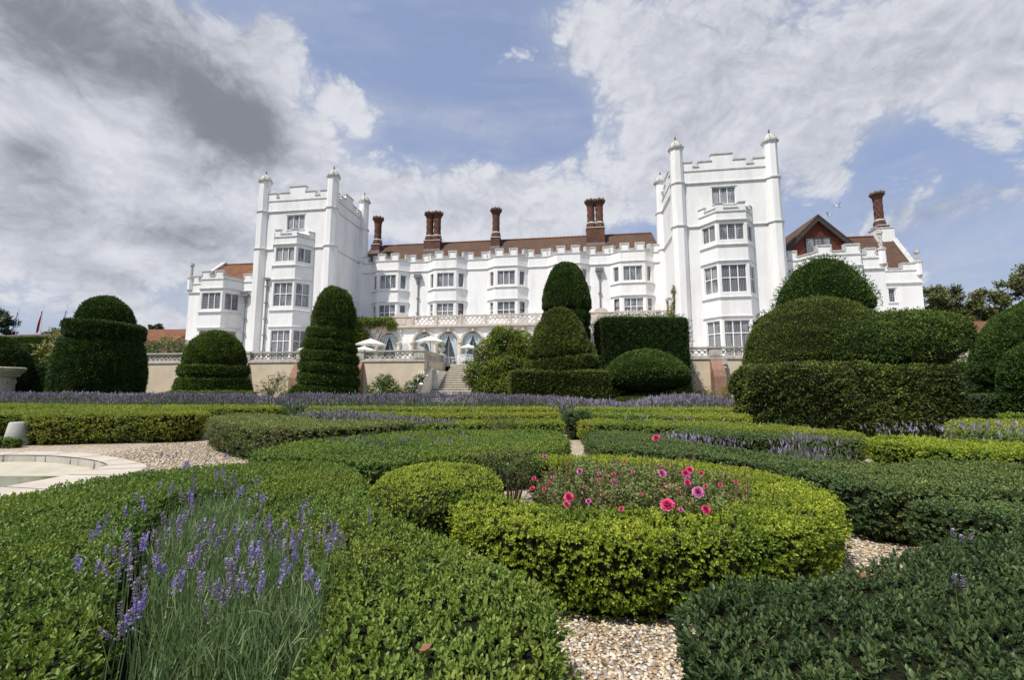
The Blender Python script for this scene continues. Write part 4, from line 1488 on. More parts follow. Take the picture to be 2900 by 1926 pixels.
for sg in (-1, 1):
    a = (AP[0] + sg * (GW + .22), AP[1] - GS * (GW + .22)); b = (AP[0], AP[1])
    bb.hexa([(a[0], GV - .42, a[1] - .42), (b[0], GV - .42, b[1] - .42), (b[0], GV - .36, b[1] - .42), (a[0], GV - .36, a[1] - .42), (a[0], GV - .42, a[1] + .045), (b[0], GV - .42, b[1] + .045), (b[0], GV - .36, b[1] + .045), (a[0], GV - .36, a[1] + .045)])
bb.build('barge_board', WOODK, gable, MO)
window((20.15 - .05, GV - .09), (1, 0), 0, 2.0, 12.7, 14.2, 3, (), -.02, WOODK, PANE)

# ---- drain pipes
def pipe(u, v, z0, z1, big=True):
    k = MB()
    k.tube([(u, v - .12, z0), (u, v - .12, z1)], .065, n=8)
    z = z1 - .7
    while z > z0 + .4:
        k.box(u - .16, u + .16, v - .19, v - .05, z, z + .13); z -= 1.55
    if big:
        k.lathe([(.07, -.5), (.12, -.42), (.14, -.2), (.22, -.05), (.22, 0)], (u, v - .2, z1), 8, ph=R(22.5))
        k.box(u - .42, u + .42, v - .42, v - .001, z1, z1 + .09); k.box(u - .38, u + .38, v - .38, v - .001, z1 + .09, z1 + .26)
        for i in range(6): k.box(u - .40 + .14 * i, u - .33 + .14 * i, v - .42, v - .35, z1 + .26, z1 + .34)
    else:
        k.box(u - .24, u + .24, v - .32, v - .001, z1, z1 + .20)
    part(k, 'drainpipe', LEAD)


pipe(-32.12, 38.3, 3.1, 10.25); pipe(-28.72, 36.8, 3.1, 11.42, False)
pipe(-15.78, V0, 8.1, 12.55); pipe(2.64, V0, 8.1, 12.55)
pipe(16.75, 38.1, 3.1, 10.2)

# ------------------------------------------------------------------ terrace
TO = (-10.0, 28.4, 0.0)
terr = empty('terrace', 'raised stone terrace with cream wall, fish-scale balustrade and brick buttresses', 'terrace', W(*TO), -TH)


def tpart(mb, name, mats, parent=None, smooth=False):
    return mb.build(name, mats, parent or terr, TO, smooth)


k = MB()
k.box(-60, -10.05, 28.30, 28.75, 0, 3.0); k.box(-10.5, -10.05, 28.75, 33.3, 0, 3.0)
k.box(-4.9, 60, 28.70, 29.15, 0, 3.0); k.box(-4.9, -4.5, 29.15, 33.3, 0, 3.0)
tpart(k, 'terrace_wall', CREAM)
k = MB()
for x0, x1, v in ((-60, -10.0, 28.24), (-4.95, 60, 28.64)):
    k.box(x0, x1, v, v + .62, 3.0, 3.10); k.box(x0, x1, v + .05, v + .57, 3.10, 3.19)
k.box(-10.56, -9.99, 28.87, 33.3, 3.0, 3.10); k.box(-10.50, -10.05, 28.87, 33.3, 3.10, 3.19)
tpart(k, 'coping', TERST)
k = MB()
k.box(-60, -10.5, 28.75, 60, 2.9, 3.05); k.box(-4.5, 60, 29.15, 60, 2.9, 3.05); k.box(-10.5, -4.5, 33.3, 60, 2.9, 3.05)
tpart(k, 'terrace_floor', SLAB)
PL = 3.62                                   # clear length of one balustrade panel


def scale_panel(name, length):
    k = MB()
    n = max(2, round(length / .36)); st = length / n
    def arc(c, z, r):
        for i in range(8):
            a0, a1 = math.pi * i / 8, math.pi * (i + 1) / 8
            P = lambda a, rr: (c - rr * math.cos(a), z + rr * math.sin(a))
            p = [P(a0, r - .03), P(a1, r - .03), P(a1, r + .025), P(a0, r + .025)]
            p = [(min(max(x, 0.001), length - .001), zz) for x, zz in p]
            k.hexa([(p[0][0], -.05, p[0][1]), (p[1][0], -.05, p[1][1]), (p[1][0], .05, p[1][1]), (p[0][0], .05, p[0][1]),
                    (p[3][0], -.05, p[3][1]), (p[2][0], -.05, p[2][1]), (p[2][0], .05, p[2][1]), (p[3][0], .05, p[3][1])])
    for i in range(n): arc(st * (i + .5), 3.24, st * .47)
    for i in range(n + 1): arc(st * i, 3.24 + st * .50, st * .47)
    k.box(0, length, -.09, .09, 3.19, 3.245)
    k.box(0, length, -.13, .13, 3.655, 3.70, 1); k.box(0, length, -.17, .17, 3.70, 3.80, 1)
    o = k.build(name, [TERST, TERST], terr, (0, 0, 0))
    return o


def pier(u, v, w=.36):
    k = MB()
    k.box(u - w, u + w, v - .24, v + .24, 3.19, 3.70); k.box(u - w - .05, u + w + .05, v - .29, v + .29, 3.70, 3.83)
    k.box(u - w * .6, u + w * .6, v - .255, v - .24, 3.27, 3.62)
    return tpart(k, 'pier', TERST)


def buttress(u, v):
    k = MB()
    w = .36
    prof = [(v + .02, 0), (v - .80, 0), (v - .74, 1.9), (v - .55, 2.3), (v - .14, 2.96), (v + .02, 2.96)]
    vs = [(u - w, y, z) for y, z in prof] + [(u + w, y, z) for y, z in prof]
    n = len(prof)
    k.add(vs, [tuple(range(n - 1, -1, -1)), tuple(range(n, 2 * n))] + [(i, (i + 1) % n, (i + 1) % n + n, i + n) for i in range(n)])
    return tpart(k, 'buttress', REDB)


proto = scale_panel('balustrade_panel', PL)
first = True
for u0, v, cnt, sgn in ((-10.41, 28.5, 9, -1), (8.82 - 3 * 4.36, 28.9, 11, 1)):
    for i in range(cnt):
        u = u0 + sgn * 4.36 * i
        pier(u, v)
        if i < cnt - 1:
            p = proto if first else dup(proto, terr)
            first = False
            p.location = (min(u, u + sgn * 4.36) + .37 - TO[0], v - TO[1], 0)
        if not (u > -11 and u < -9) and -30 < u < 14 and not (-6 < u < 4): buttress(u, v - .2)
rp = scale_panel('balustrade_panel', 3.9)
rp.location = (-10.27 - TO[0], 28.80 - TO[1], 0); rp.rotation_euler = (0, 0, math.pi / 2)
pier(-10.27, 32.98, .24)
k = MB()
k.box(-10.5, -10.04, 28.27, 28.73, 3.83, 3.90)
k.lathe([(.16, 0), (.20, .03), (.12, .09), (.10, .14), (.15, .17)], (-10.27, 28.5, 3.90), 14)
k.lathe([(.22 * math.sin(a), .22 - .22 * math.cos(a)) for a in [math.pi * i / 12 for i in range(13)]], (-10.27, 28.5, 4.04), 18, cap=False)
tpart(k, 'ball_finial', TERST, smooth=False)
k = MB()
k.box(9.1, 9.4, 28.4, 28.68, 2.55, 2.95); k.lathe([(.05, 0), (.16, .08), (.12, .2), (.18, .3), (.18, .36)], (9.25, 28.45, 2.35), 8)
tpart(k, 'carved_corbel', WHITEST)

# ------------------------------------------------------------------ staircase
SO = (-7.6, 27.6, 0.0)
stair = empty('stone_staircase', 'wide pale stone steps climbing to the terrace between scrolled side walls', 'staircase', W(*SO), -TH)
NST = 18
for i in range(NST):
    z = 3.05 * (i + 1) / NST; v = 27.75 + .305 * i
    lo = i < 7
    a, b = (-9.80, -5.35) if lo else (-9.46, -5.6)
    k = MB()
    k.box(a + .02, b - .02, v + .05, v + .36, z - 3.05 / NST, z - .05, 1)
    k.box(a, b, v - .01, v + .36, z - .05, z)
    k.build('step', [STEPST, RISER], stair, SO)
for sg, ua, ub in ((-1, -10.46, -9.84), (1, -5.31, -4.9)):
    k = MB()
    prof = [(27.35, 0), (27.35, 1.25), (29.2, 2.45), (29.7, 2.55), (29.7, 0)]
    n = len(prof)
    vs = [(ua + .06, y, z) for y, z in prof] + [(ub - .06, y, z) for y, z in prof]
    k.add(vs, [tuple(range(n - 1, -1, -1)), tuple(range(n, 2 * n))] + [(i, (i + 1) % n, (i + 1) % n + n, i + n) for i in range(n)])
    vs = [(ua, y, z) for y, z in ((27.35, 1.252), (29.2, 2.452), (29.72, 2.552), (29.72, 2.65), (29.2, 2.56), (27.35, 1.36))] + [(ub, y, z) for y, z in ((27.35, 1.252), (29.2, 2.452), (29.72, 2.552), (29.72, 2.65), (29.2, 2.56), (27.35, 1.36))]
    k.add(vs, [(5, 4, 3, 2, 1, 0), (6, 7, 8, 9, 10, 11)] + [(i, (i + 1) % 6, (i + 1) % 6 + 6, i + 6) for i in range(6)])
    k.build('side_wall', STEPST, stair, SO)
    sc_ = MB()
    um = (ua + ub) / 2
    def spiral(cy, cz, r, turns, dr):
        pts = []
        for i in range(int(turns * 14)):
            t = i / 14 * 2 * math.pi
            rr = r * (1 - dr * i / (turns * 14))
            pts.append((um, cy + rr * math.cos(t) * -1, cz + rr * math.sin(t)))
        return pts
    for off_ in (-.16, 0, .16):
        sc_.tube([(x + off_, y, z) for x, y, z in spiral(29.25, 2.72, .24, 1.8, .85)], .06, .04, 6)
        sc_.tube([(x + off_, y, z) for x, y, z in spiral(28.2, 2.08, .20, 1.6, .85)], .05, .035, 6)
        sc_.tube([(um + off_, 29.05, 2.62), (um + off_, 28.75, 2.3), (um + off_, 28.4, 2.2)], .06, .05, 6)
        sc_.tube([(um + off_, 28.05, 1.95), (um + off_, 27.85, 1.7), (um + off_, 27.6, 1.62)], .05, .05, 6)
    sc_.build('scroll', STEPST, stair, SO, True)
    pd = MB()
    c0, c1 = (-10.52, -9.96) if sg < 0 else (-5.35, -4.8)
    pd.box(c0, c1, 26.85, 27.349, 0, 1.25); pd.box(c0 - .05, c1 + .05, 26.8, 27.345, 1.25, 1.33); pd.box(c0 + .03, c1 - .03, 26.88, 27.32, 1.33, 1.56); pd.box(c0 - .05, c1 + .05, 26.8, 27.345, 1.56, 1.68)
    pd.build('pedestal', STEPST, stair, SO)
for x0, x1 in ((-10.04, -9.50), (-5.55, -4.92)):
    k = MB(); k.box(x0, x1, 29.75, 33.3, 0, 2.45); k.build('side_wall', STEPST, stair, SO)

# planted urn at the head of the stairs
uo = empty('planted_urn', 'stone urn with a feathery green plant on the balustrade end pier', 'urn', W(-10.27, 32.98, 3.83), -TH)
k = MB()
k.box(-.2, .2, -.2, .2, 0, .06)
k.lathe([(.17, .06), (.12, .10), (.09, .16), (.20, .26), (.26, .36), (.27, .42), (.31, .46), (.31, .50), (.26, .50)], (0, 0, 0), 16)
k.build('vase', TERST, uo)
f = Fol(); rg = np.random.default_rng(3)
leafy(f, [(0, 0, .72, .27, .27, .28)], 500, .10, .03, rg, .6)
f.build('plant', [SHRUB], None, uo)

# ------------------------------------------------------------------ parasols and white garden furniture
def parasol(label, loc, r, ht, drop):
    o = empty('parasol', label, 'parasol', loc, .3, 'white parasols on the terrace')
    k = MB(); n = 8; vs = [(0, 0, ht)]
    for j, (q, zz) in enumerate(((.12, -.03), (.5, -.42), (.85, -.83), (1.0, -1.0))):
        for i in range(n * 3):
            a = 2 * math.pi * i / (n * 3)
            sag = 1 - .05 * q * (1 - abs(math.cos(a * n / 2)))
            vs.append((r * q * sag * math.cos(a), r * q * sag * math.sin(a), ht + drop * zz - .03 * q * (1 - abs(math.cos(a * n / 2)))))
    N = n * 3
    fs = [(0, 1 + i, 1 + (i + 1) % N) for i in range(N)]
    for j in range(3):
        fs += [(1 + j * N + i, 1 + (j + 1) * N + i, 1 + (j + 1) * N + (i + 1) % N, 1 + j * N + (i + 1) % N) for i in range(N)]
    k.add(vs, fs)
    k.lathe([(.07, -.02), (.05, .05), (.0, .08)], (0, 0, ht), 8, cap=False)
    k.build('canopy', CANV, o)
    p = MB()
    p.tube([(0, 0, 0), (0, 0, ht - .03)], .028, n=8)
    p.lathe([(.28, 0), (.28, .06), (.06, .10)], (0, 0, 0), 14)
    for i in range(8):
        a = 2 * math.pi * i / 8
        p.tube([(0, 0, ht - drop * 1.1), (r * .6 * math.cos(a), r * .6 * math.sin(a), ht - drop * .62)], .009, n=4)
    p.build('pole', POLE, o)
    return o


parasol('open white parasol before the arch beside the climbing plant', (-11.79, 36, 3.05), 1.28, 2.22, .46)
parasol('open white parasol behind the stone ball on the corner pier', (-6.8, 36, 3.05), 1.30, 2.44, .46)
parasol('small white parasol between the last arch and the wisteria', (-3.84, 38, 3.05), .82, 1.95, .28)
parasol('low white parasol just behind the balustrade by the spiral topiary', (-11.5, 33.6, 3.05), .95, 1.36, .30)
parasol('white parasol almost hidden behind the left of the spiral topiary', (-16.2, 34, 3.05), .70, 1.37, .25)


def chair(name, label, loc, rz, wide=.5):
    o = empty(name, label, 'bench' if 'bench' in name else 'chair', loc, rz)
    h = wide / 2
    k = MB()
    for i in range(6): k.box(-h, h, -.22 + .08 * i, -.17 + .08 * i, .43, .45)
    k.box(-h, -h + .03, -.24, .24, .415, .43); k.box(h - .03, h, -.24, .24, .415, .43)
    k.build('seat', WHITE, o)
    b = MB()
    n = max(3, int(wide / .12))
    for i in range(n + 1): b.tube([(-h + wide * i / n, .23, .45), (-h + wide * i / n, .28, .9 + .06 * math.sin(math.pi * i / n))], .012, n=5)
    b.tube([(-h + wide * i / 8, .285, .9 + .06 * math.sin(math.pi * i / 8)) for i in range(9)], .018, n=5)
    for i in range(n):
        b.tube([(-h + wide * i / n, .24, .52), (-h + wide * (i + 1) / n, .275, .84)], .009, n=4)
        b.tube([(-h + wide * (i + 1) / n, .24, .52), (-h + wide * i / n, .275, .84)], .009, n=4)
    b.build('backrest', WHITE, o)
    for sx in (-1, 1):
        a = MB()
        a.tube([(sx * h, .27, .7), (sx * h, .05, .68), (sx * h, -.2, .64), (sx * h, -.23, .55), (sx * h, -.22, .43)], .014, n=5)
        a.build('armrest', WHITE, o)
        for sy in (-.22, .23):
            l = MB()
            l.tube([(sx * (h - .015), sy, .42), (sx * (h - .0), sy * 1.05, .2), (sx * (h + .02), sy * 1.2, 0)], .016, n=5)
            l.build('leg', WHITE, o)
    return o


chair('garden_chair', 'white metal chair nearest the planted urn at the stair head', (-5.72, 36.2, 3.05), 1.3)
chair('garden_chair', 'white metal chair turned towards the round table by the column', (-4.75, 36.0, 3.05), -1.2)
chair('garden_chair', 'white metal chair tucked behind the turned chair before the curtain', (-4.35, 37.0, 3.05), -.3)
chair('garden_bench', 'white metal lattice-backed bench under the small parasol', (-3.75, 35.9, 3.05), .25, 1.0)
t = empty('garden_table', 'round white table between the chairs at the stair head', 'table', (-5.25, 36.4, 3.05))
k = MB(); k.lathe([(.38, .70), (.38, .73)], (0, 0, 0), 20); k.build('table_top', WHITE, t)
k = MB(); k.tube([(0, 0, .1), (0, 0, .70)], .03)
for i in range(3): k.tube([(0, 0, .12), (.28 * math.cos(i * 2.1), .28 * math.sin(i * 2.1), 0)], .018)
k.build('table_leg', WHITE, t)

# ------------------------------------------------------------------ things beyond
def outbuilding(name, label, p0, p1, depth, zw, zr, tile, z0=0.0, wall=REDB):
    d = Vector((p1[0] - p0[0], p1[1] - p0[1])); L = d.length; d /= L
    o = empty(name, label, 'building', (p0[0], p0[1], z0), math.atan2(d.y, d.x))
    k = MB(); k.box(0, L, 0, depth, 0, zw - z0)
    k.add([(0, 0, zw - z0), (0, depth, zw - z0), (0, depth / 2, zr - z0 - .1)], [(0, 1, 2)]); k.add([(L, 0, zw - z0), (L, depth, zw - z0), (L, depth / 2, zr - z0 - .1)], [(0, 1, 2)])
    k.build('wall', wall, o)
    r = MB()
    for a, b in ((-.3, depth / 2), (depth + .3, depth / 2)):
        za = zw - z0 - .15; zb_ = zr - z0
        r.hexa([(-.3, a, za), (L + .3, a, za), (L + .3, b, zb_), (-.3, b, zb_), (-.3, a, za + .14), (L + .3, a, za + .14), (L + .3, b, zb_ + .14), (-.3, b, zb_ + .14)])
    r.build('roof', tile, o)
    return o


outbuilding('outbuilding', 'long low red-tiled outbuilding left of the mansion behind the dome topiary', (-48.5, 47.5), (-36.5, 46.5), 5, 6.2, 7.75, TILEO)
outbuilding('outbuilding', 'dull brown-tiled roof at the far left edge below the flags', (-75, 53), (-49.0, 48.5), 5, 5.9, 7.6, TILEB)
outbuilding('cottage', 'orange-tiled cottage roof showing between the trees at far right', (47.5, 45), (58, 44), 7, 6.0, 8.5, TILEO)


def flag(label, loc, h, cols, flh):
    o = empty('flagpole', label, 'flagpole', loc, 0, 'flagpoles behind the left garden wall')
    k = MB(); k.tube([(0, 0, 0), (0, 0, h)], .05, .03, 8)
    k.lathe([(0, -.07), (.07, 0), (0, .08)], (0, 0, h + .05), 8, cap=False)
    k.build('pole', WHITE, o)
    f = MB(); NX, NZ = 10, 16; vs = []
    for j in range(NZ + 1):
        for i in range(NX + 1):
            t = i / NX; z = h - .7 - flh * j / NZ - .35 * t
            vs.append((-.04 - .16 * t - .14 * j / NZ * t - .18 * j / NZ, .10 * math.sin(t * 9 + j * .2) * t, z))
    fs = [(j * (NX + 1) + i, j * (NX + 1) + i + 1, (j + 1) * (NX + 1) + i + 1, (j + 1) * (NX + 1) + i) for j in range(NZ) for i in range(NX)]
    f.add(vs, fs)
    for q in range(len(fs)):
        i, j = q % NX, q // NX
        f.m[q] = 0 if len(cols) == 1 else (1 if abs((i / NX) - (j / NZ)) < .12 or abs((i / NX) - 1 + (j / NZ)) < .12 else (2 if len(cols) > 2 and (abs(i / NX - .5) < .08 or abs(j / NZ - .5) < .08) else 0))
    f.build('flag', cols, o, (0, 0, 0), True)


FB = plain('flag_blue', (.03, .06, .28), .8, .1, 5); FR = plain('flag_red', (.28, .03, .05), .8, .15, 5); FW = plain('flag_white', (.7, .7, .7), .8, .05, 5)
flag('white pole with limp blue and white flag, leftmost of three', (-63.4, 55, 0), 11.7, [FB, FW], 2.6)
flag('white pole with limp dark red flag, middle of three', (-60.3, 55, 0), 11.85, [FR], 2.7)
flag('white pole with limp red, white and blue flag nearest the drum topiary', (-57.2, 55, 0), 11.9, [FB, FW, FR], 2.2)


def bird(label, loc, s, rz, flap):
    o = empty('gull', label, 'bird', loc, rz, 'gulls flying right of the tower')
    k = MB(); k.lathe([(0, -.2), (.05, -.12), (.065, 0), (.05, .12), (.03, .2), (0, .24)], (0, 0, 0), 8, cap=False)
    k.v = [(x * s, z * s, y * s) for x, y, z in k.v]
    for sg in (-1, 1):
        pts = [(0, -.07), (0, .10), (.28, .13), (.60, .0), (.62, -.04), (.28, -.03)]
        zz = [0, 0, flap, flap * .6, flap * .6, flap]
        k.add([(sg * x * s, y * s, z * s) for (x, y), z in zip(pts, zz)], [(0, 1, 2, 5), (5, 2, 3, 4)])
    k.add([(-.05 * s, -.2 * s, 0), (.05 * s, -.2 * s, 0), (.08 * s, -.34 * s, 0), (-.08 * s, -.34 * s, 0)], [(0, 1, 2, 3)])
    k.build('body', WHITE, o)


bird('white gull gliding lower right of the right tower', (45.5, 60, 25.9), 1.5, .8, .25)
bird('gull with bent wings, the higher and further right of two', (47.0, 60, 27.2), 1.35, 1.9, .38)

# ------------------------------------------------------------------ pond
PO = (-6.2, 3.7, 0.0)
pond = empty('pond', 'round stone pond basin with pale rim and shallow greenish water', 'pond', PO)
OUT = chaikin([(-8.6, 3.7), (-8.4, 4.7), (-7.8, 5.5), (-7.0, 5.95), (-6.3, 6.05), (-5.6, 5.9), (-4.95, 5.58), (-4.45, 5.28), (-4.02, 5.0), (-3.80, 4.66), (-3.80, 4.2), (-3.9, 3.5), (-4.05, 2.6), (-4.5, 1.8), (-5.5, 1.4), (-7.5, 1.5), (-8.4, 2.6)], 2)
INN = chaikin([(-8.1, 3.7), (-7.9, 4.6), (-7.4, 5.25), (-6.8, 5.6), (-6.3, 5.7), (-5.7, 5.6), (-5.1, 5.36), (-4.7, 5.12), (-4.46, 4.92), (-4.46, 4.92), (-4.36, 4.5), (-4.40, 3.8), (-4.5, 2.8), (-4.9, 2.2), (-5.6, 1.95), (-7.2, 2.05), (-7.9, 2.8)], 2)
OUT = OUT if area2(OUT) > 0 else OUT[::-1]; INN = INN if area2(INN) > 0 else INN[::-1]
k = MB()
loops = [OUT, INN]
ZR = .35
o2 = offset(OUT, .05)
tri = tessellate_polygon([[Vector((x, y, 0)) for x, y in o2], [Vector((x, y, 0)) for x, y in INN]])
k.add([(x, y, ZR) for x, y in o2 + INN], [tuple(t) for t in tri])
n = len(OUT)
k.add([(x, y, 0) for x, y in OUT] + [(x, y, ZR - .05) for x, y in OUT] + [(x, y, ZR) for x, y in o2], [(i, (i + 1) % n, (i + 1) % n + n, i + n) for i in range(n)] + [(i + n, (i + 1) % n + n, (i + 1) % n + 2 * n, i + 2 * n) for i in range(n)])
k.build('rim', POOL, pond, PO)
k = MB()
n = len(INN)
for i in range(n):
    a, b = Vector(INN[i]), Vector(INN[(i + 1) % n])
    j = .006 * math.sin(i * 1.7)
    c = (b - a) * .008
    k.add([(a.x + c.x, a.y + c.y + j, .12), (b.x - c.x, b.y - c.y + j, .12), (b.x - c.x, b.y - c.y + j, ZR - .012), (a.x + c.x, a.y + c.y + j, ZR - .012)], [(0, 1, 2, 3)])
IN2 = offset(INN, -.012)
k.add([(x, y, .12) for x, y in IN2] + [(x, y, ZR - .002) for x, y in IN2], [(i, (i + 1) % n, (i + 1) % n + n, i + n) for i in range(n)])
k.build('inner_wall', POOLG, pond, PO)
k = MB()
fl_ = lambda y: .262 - .045 * (5.6 - y) if y > 3.4 else .163
tri = tessellate_polygon([[Vector((x, y, 0)) for x, y in INN]])
k.add([(x, y, fl_(y)) for x, y in INN], [tuple(t) for t in tri])
k.build('basin_floor', SAND, pond, PO)
mw, ntw, bw_ = nmat('pond_water')
bw_.inputs['Base Color'].default_value = (.20, .19, .065, 1); bw_.inputs['Roughness'].default_value = .05
bump(ntw, noise(ntw, tc(ntw, 'Object'), 9, 3), .08, .02, bw_)
trp = nd(ntw, 'ShaderNodeBsdfTransparent'); mxs = nd(ntw, 'ShaderNodeMixShader'); mxs.inputs[0].default_value = .72
ntw.links.new(trp.outputs[0], mxs.inputs[1]); ntw.links.new(bw_.outputs[0], mxs.inputs[2]); ntw.links.new(mxs.outputs[0], ntw.nodes['Material Output'].inputs[0])
k = MB()
k.add([(x, y, .232) for x, y in offset(INN, .004)], [tuple(t) for t in tri])
k.build('water', mw, pond, PO)

for i in range(2, len(OUT), 4):
    a = Vector(o2[i]); b = min((Vector(q) for q in INN), key=lambda q: (q - a).length)
    d = (b - a).normalized(); n_ = Vector((-d.y, d.x)) * .006
    k = MB()
    k.add([(a.x - n_.x, a.y - n_.y, ZR + .002), (a.x + n_.x, a.y + n_.y, ZR + .002), (b.x + n_.x, b.y + n_.y, ZR + .002), (b.x - n_.x, b.y - n_.y, ZR + .002)], [(0, 1, 2, 3)])
    k.build('joint', LEADD, pond, PO)
ped = MB()
ped.lathe([(.205, 0), (.21, .03), (.145, .47), (.13, .49), (.0, .495)], (0, 0, 0), 28)
po = ped.build('pedestal', WHITEST, None, (0, 0, 0), True)
po.location = (-10.36, 9.25, 0)
tag(po, 'white tapering stone pedestal standing in a gap of the box hedge by the pond', 'pedestal')

uo = empty('carved_urn', 'large carved stone urn with a wide rim at the left edge before the dark hedge', 'urn', (-26.75, 22.6, 0))
k = MB()
k.lathe([(1.2, 0), (1.2, .3), (1.05, .4), (.9, .5), (.8, .58), (.8, .63)], (0, 0, 0), 28); k.v = [(x * .6, y * .6, z) for x, y, z in k.v]; k.build('base', URNST, uo)
k = MB()
k.lathe([(.72, .62), (1.02, .70), (1.14, .80), (1.10, 1.70), (1.18, 1.78), (1.30, 1.86), (1.50, 1.98), (1.62, 2.06), (1.70, 2.16), (1.70, 2.24), (1.62, 2.28), (1.45, 2.26), (1.3, 2.1)], (0, 0, 0), 44)
for i in range(44):
    a = 2 * math.pi * i / 44
    k.box(1.31 * math.cos(a) - .04, 1.31 * math.cos(a) + .04, 1.31 * math.sin(a) - .04, 1.31 * math.sin(a) + .04, 1.80, 1.90)
for i in range(30):
    a = 2 * math.pi * i / 30
    k.lathe([(0, -.14), (.07, -.05), (.09, .03), (.04, .12), (0, .15)], (1.10 * math.cos(a), 1.10 * math.sin(a), 1.50 + .04 * (i % 2)), 6, cap=False)
k.v = [(x * .6, y * .6, z) for x, y, z in k.v]; k.build('bowl', URNST, uo)

# ------------------------------------------------------------------ box parterre
RC = (1.05, 3.56)
ringc = chaikin([(-.36, 2.90), (-.16, 2.62), (.12, 2.42), (.43, 2.32), (.72, 2.29), (1.02, 2.31), (1.32, 2.38), (1.66, 2.52), (1.99, 2.75), (2.31, 3.18), (2.44, 3.6), (2.40, 3.95), (2.3, 4.24), (1.9, 4.7), (1.5, 4.98), (1.1, 5.08), (.55, 5.08), (.2, 4.98), (.16, 4.72), (.42, 4.50), (.8, 4.47), (1.36, 4.42), (1.72, 3.94), (1.74, 3.31), (1.55, 3.03), (1.14, 2.87), (.73, 2.85), (.33, 2.91), (.05, 3.06), (-.12, 3.34), (-.42, 3.38)], 2)
LN, WN = .021, .0125
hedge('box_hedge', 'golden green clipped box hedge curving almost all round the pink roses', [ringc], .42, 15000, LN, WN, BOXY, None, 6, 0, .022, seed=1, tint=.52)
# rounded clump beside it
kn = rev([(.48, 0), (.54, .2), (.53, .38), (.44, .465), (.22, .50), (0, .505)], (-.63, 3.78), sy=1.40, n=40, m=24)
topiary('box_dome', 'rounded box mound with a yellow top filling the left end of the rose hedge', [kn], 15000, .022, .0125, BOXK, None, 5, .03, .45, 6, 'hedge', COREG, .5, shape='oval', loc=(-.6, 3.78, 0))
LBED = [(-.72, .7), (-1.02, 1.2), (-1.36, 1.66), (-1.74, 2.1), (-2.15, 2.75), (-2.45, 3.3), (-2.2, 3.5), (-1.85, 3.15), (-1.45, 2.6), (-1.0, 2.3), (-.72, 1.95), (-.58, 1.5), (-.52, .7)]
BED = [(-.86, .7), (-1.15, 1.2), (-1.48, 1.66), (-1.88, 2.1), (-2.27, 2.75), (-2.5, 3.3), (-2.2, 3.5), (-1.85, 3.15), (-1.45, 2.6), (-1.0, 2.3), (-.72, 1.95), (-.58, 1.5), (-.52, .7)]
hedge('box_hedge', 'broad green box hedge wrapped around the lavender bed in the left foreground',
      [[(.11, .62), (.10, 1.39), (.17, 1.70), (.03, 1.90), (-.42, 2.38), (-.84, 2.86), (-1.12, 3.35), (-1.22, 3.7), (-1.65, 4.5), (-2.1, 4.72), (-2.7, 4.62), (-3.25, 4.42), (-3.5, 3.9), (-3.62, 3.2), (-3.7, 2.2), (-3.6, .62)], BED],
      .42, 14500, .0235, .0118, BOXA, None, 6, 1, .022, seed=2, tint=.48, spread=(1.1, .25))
hedge('box_hedge', 'dark green box hedge in the bottom right corner, shade put into its colour',
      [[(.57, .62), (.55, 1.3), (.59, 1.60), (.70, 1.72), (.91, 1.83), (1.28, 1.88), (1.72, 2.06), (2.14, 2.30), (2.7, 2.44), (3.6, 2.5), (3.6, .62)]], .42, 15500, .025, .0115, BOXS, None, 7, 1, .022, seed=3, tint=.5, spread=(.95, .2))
hedge('box_hedge', 'low box hedge closing the gravel gap at right behind the shade-coloured corner hedge',
      [[(2.74, 3.16), (2.86, 3.08), (3.2, 3.06), (4.4, 2.98), (4.4, 2.40), (3.3, 2.56), (2.86, 2.62), (2.76, 2.85)]], .42, 12500, .023, .0135, BOXB, None, 6, 1, .02, seed=4)
hedge('box_hedge', 'long blue-green box hedge sweeping behind the rose ring to the right edge',
      [[(1.27, 7.75), (2.03, 8.06), (2.5, 7.3), (2.58, 6.3), (2.72, 5.7), (3.3, 4.7), (3.9, 4.5), (4.66, 4.85), (5.6, 4.2), (5.4, 3.3), (3.9, 3.22), (3.0, 3.36), (2.74, 3.48), (2.72, 3.75), (2.62, 4.22), (2.45, 4.75), (2.09, 5.16), (1.62, 5.47), (1.05, 5.80)]],
      .42, 9500, .027, .0155, BOXB, None, 6, 1, .022, seed=6)
hedge('box_hedge', 'dark green box band left of the gravel path behind the rose ring',
      [[(-3.05, 5.02), (-3.2, 6.0), (-2.92, 7.07), (-2.14, 7.75), (-.65, 8.2), (.78, 8.02), (.88, 6.84), (.67, 5.73), (.36, 5.37), (0, 5.22), (-.85, 4.88), (-1.40, 4.40), (-1.75, 4.62), (-2.15, 4.85)]],
      .42, 9000, .027, .0155, BOXA, None, 6, 1, .022, seed=7, tint=.46)
FG = 'box hedge rows between the pond and the lavender'
hedge('box_hedge', 'tall dark-faced box hedge running behind the pond and gravel', [[(-14.5, 9.15), (-11.2, 9.15), (-10.95, 9.5), (-10.45, 9.6), (-10.15, 9.15), (-8.9, 9.5), (-6.95, 9.75), (-7.6, 11.1), (-10.2, 11.5), (-14.5, 11.5)]], .62, 5200, .036, .021, BOXF, None, 5, 1, .03, seed=8, tint=.45, fresh=.2, sdens=5200)
hedge('box_hedge', 'low leafy box tuft growing at the foot of the white pedestal', [[(-10.95, 8.85), (-10.0, 8.8), (-9.9, 9.02), (-10.9, 9.08)]], .17, 6000, .034, .02, BOXA, None, 5, 1, .03, seed=26, tint=.36, under=.02)
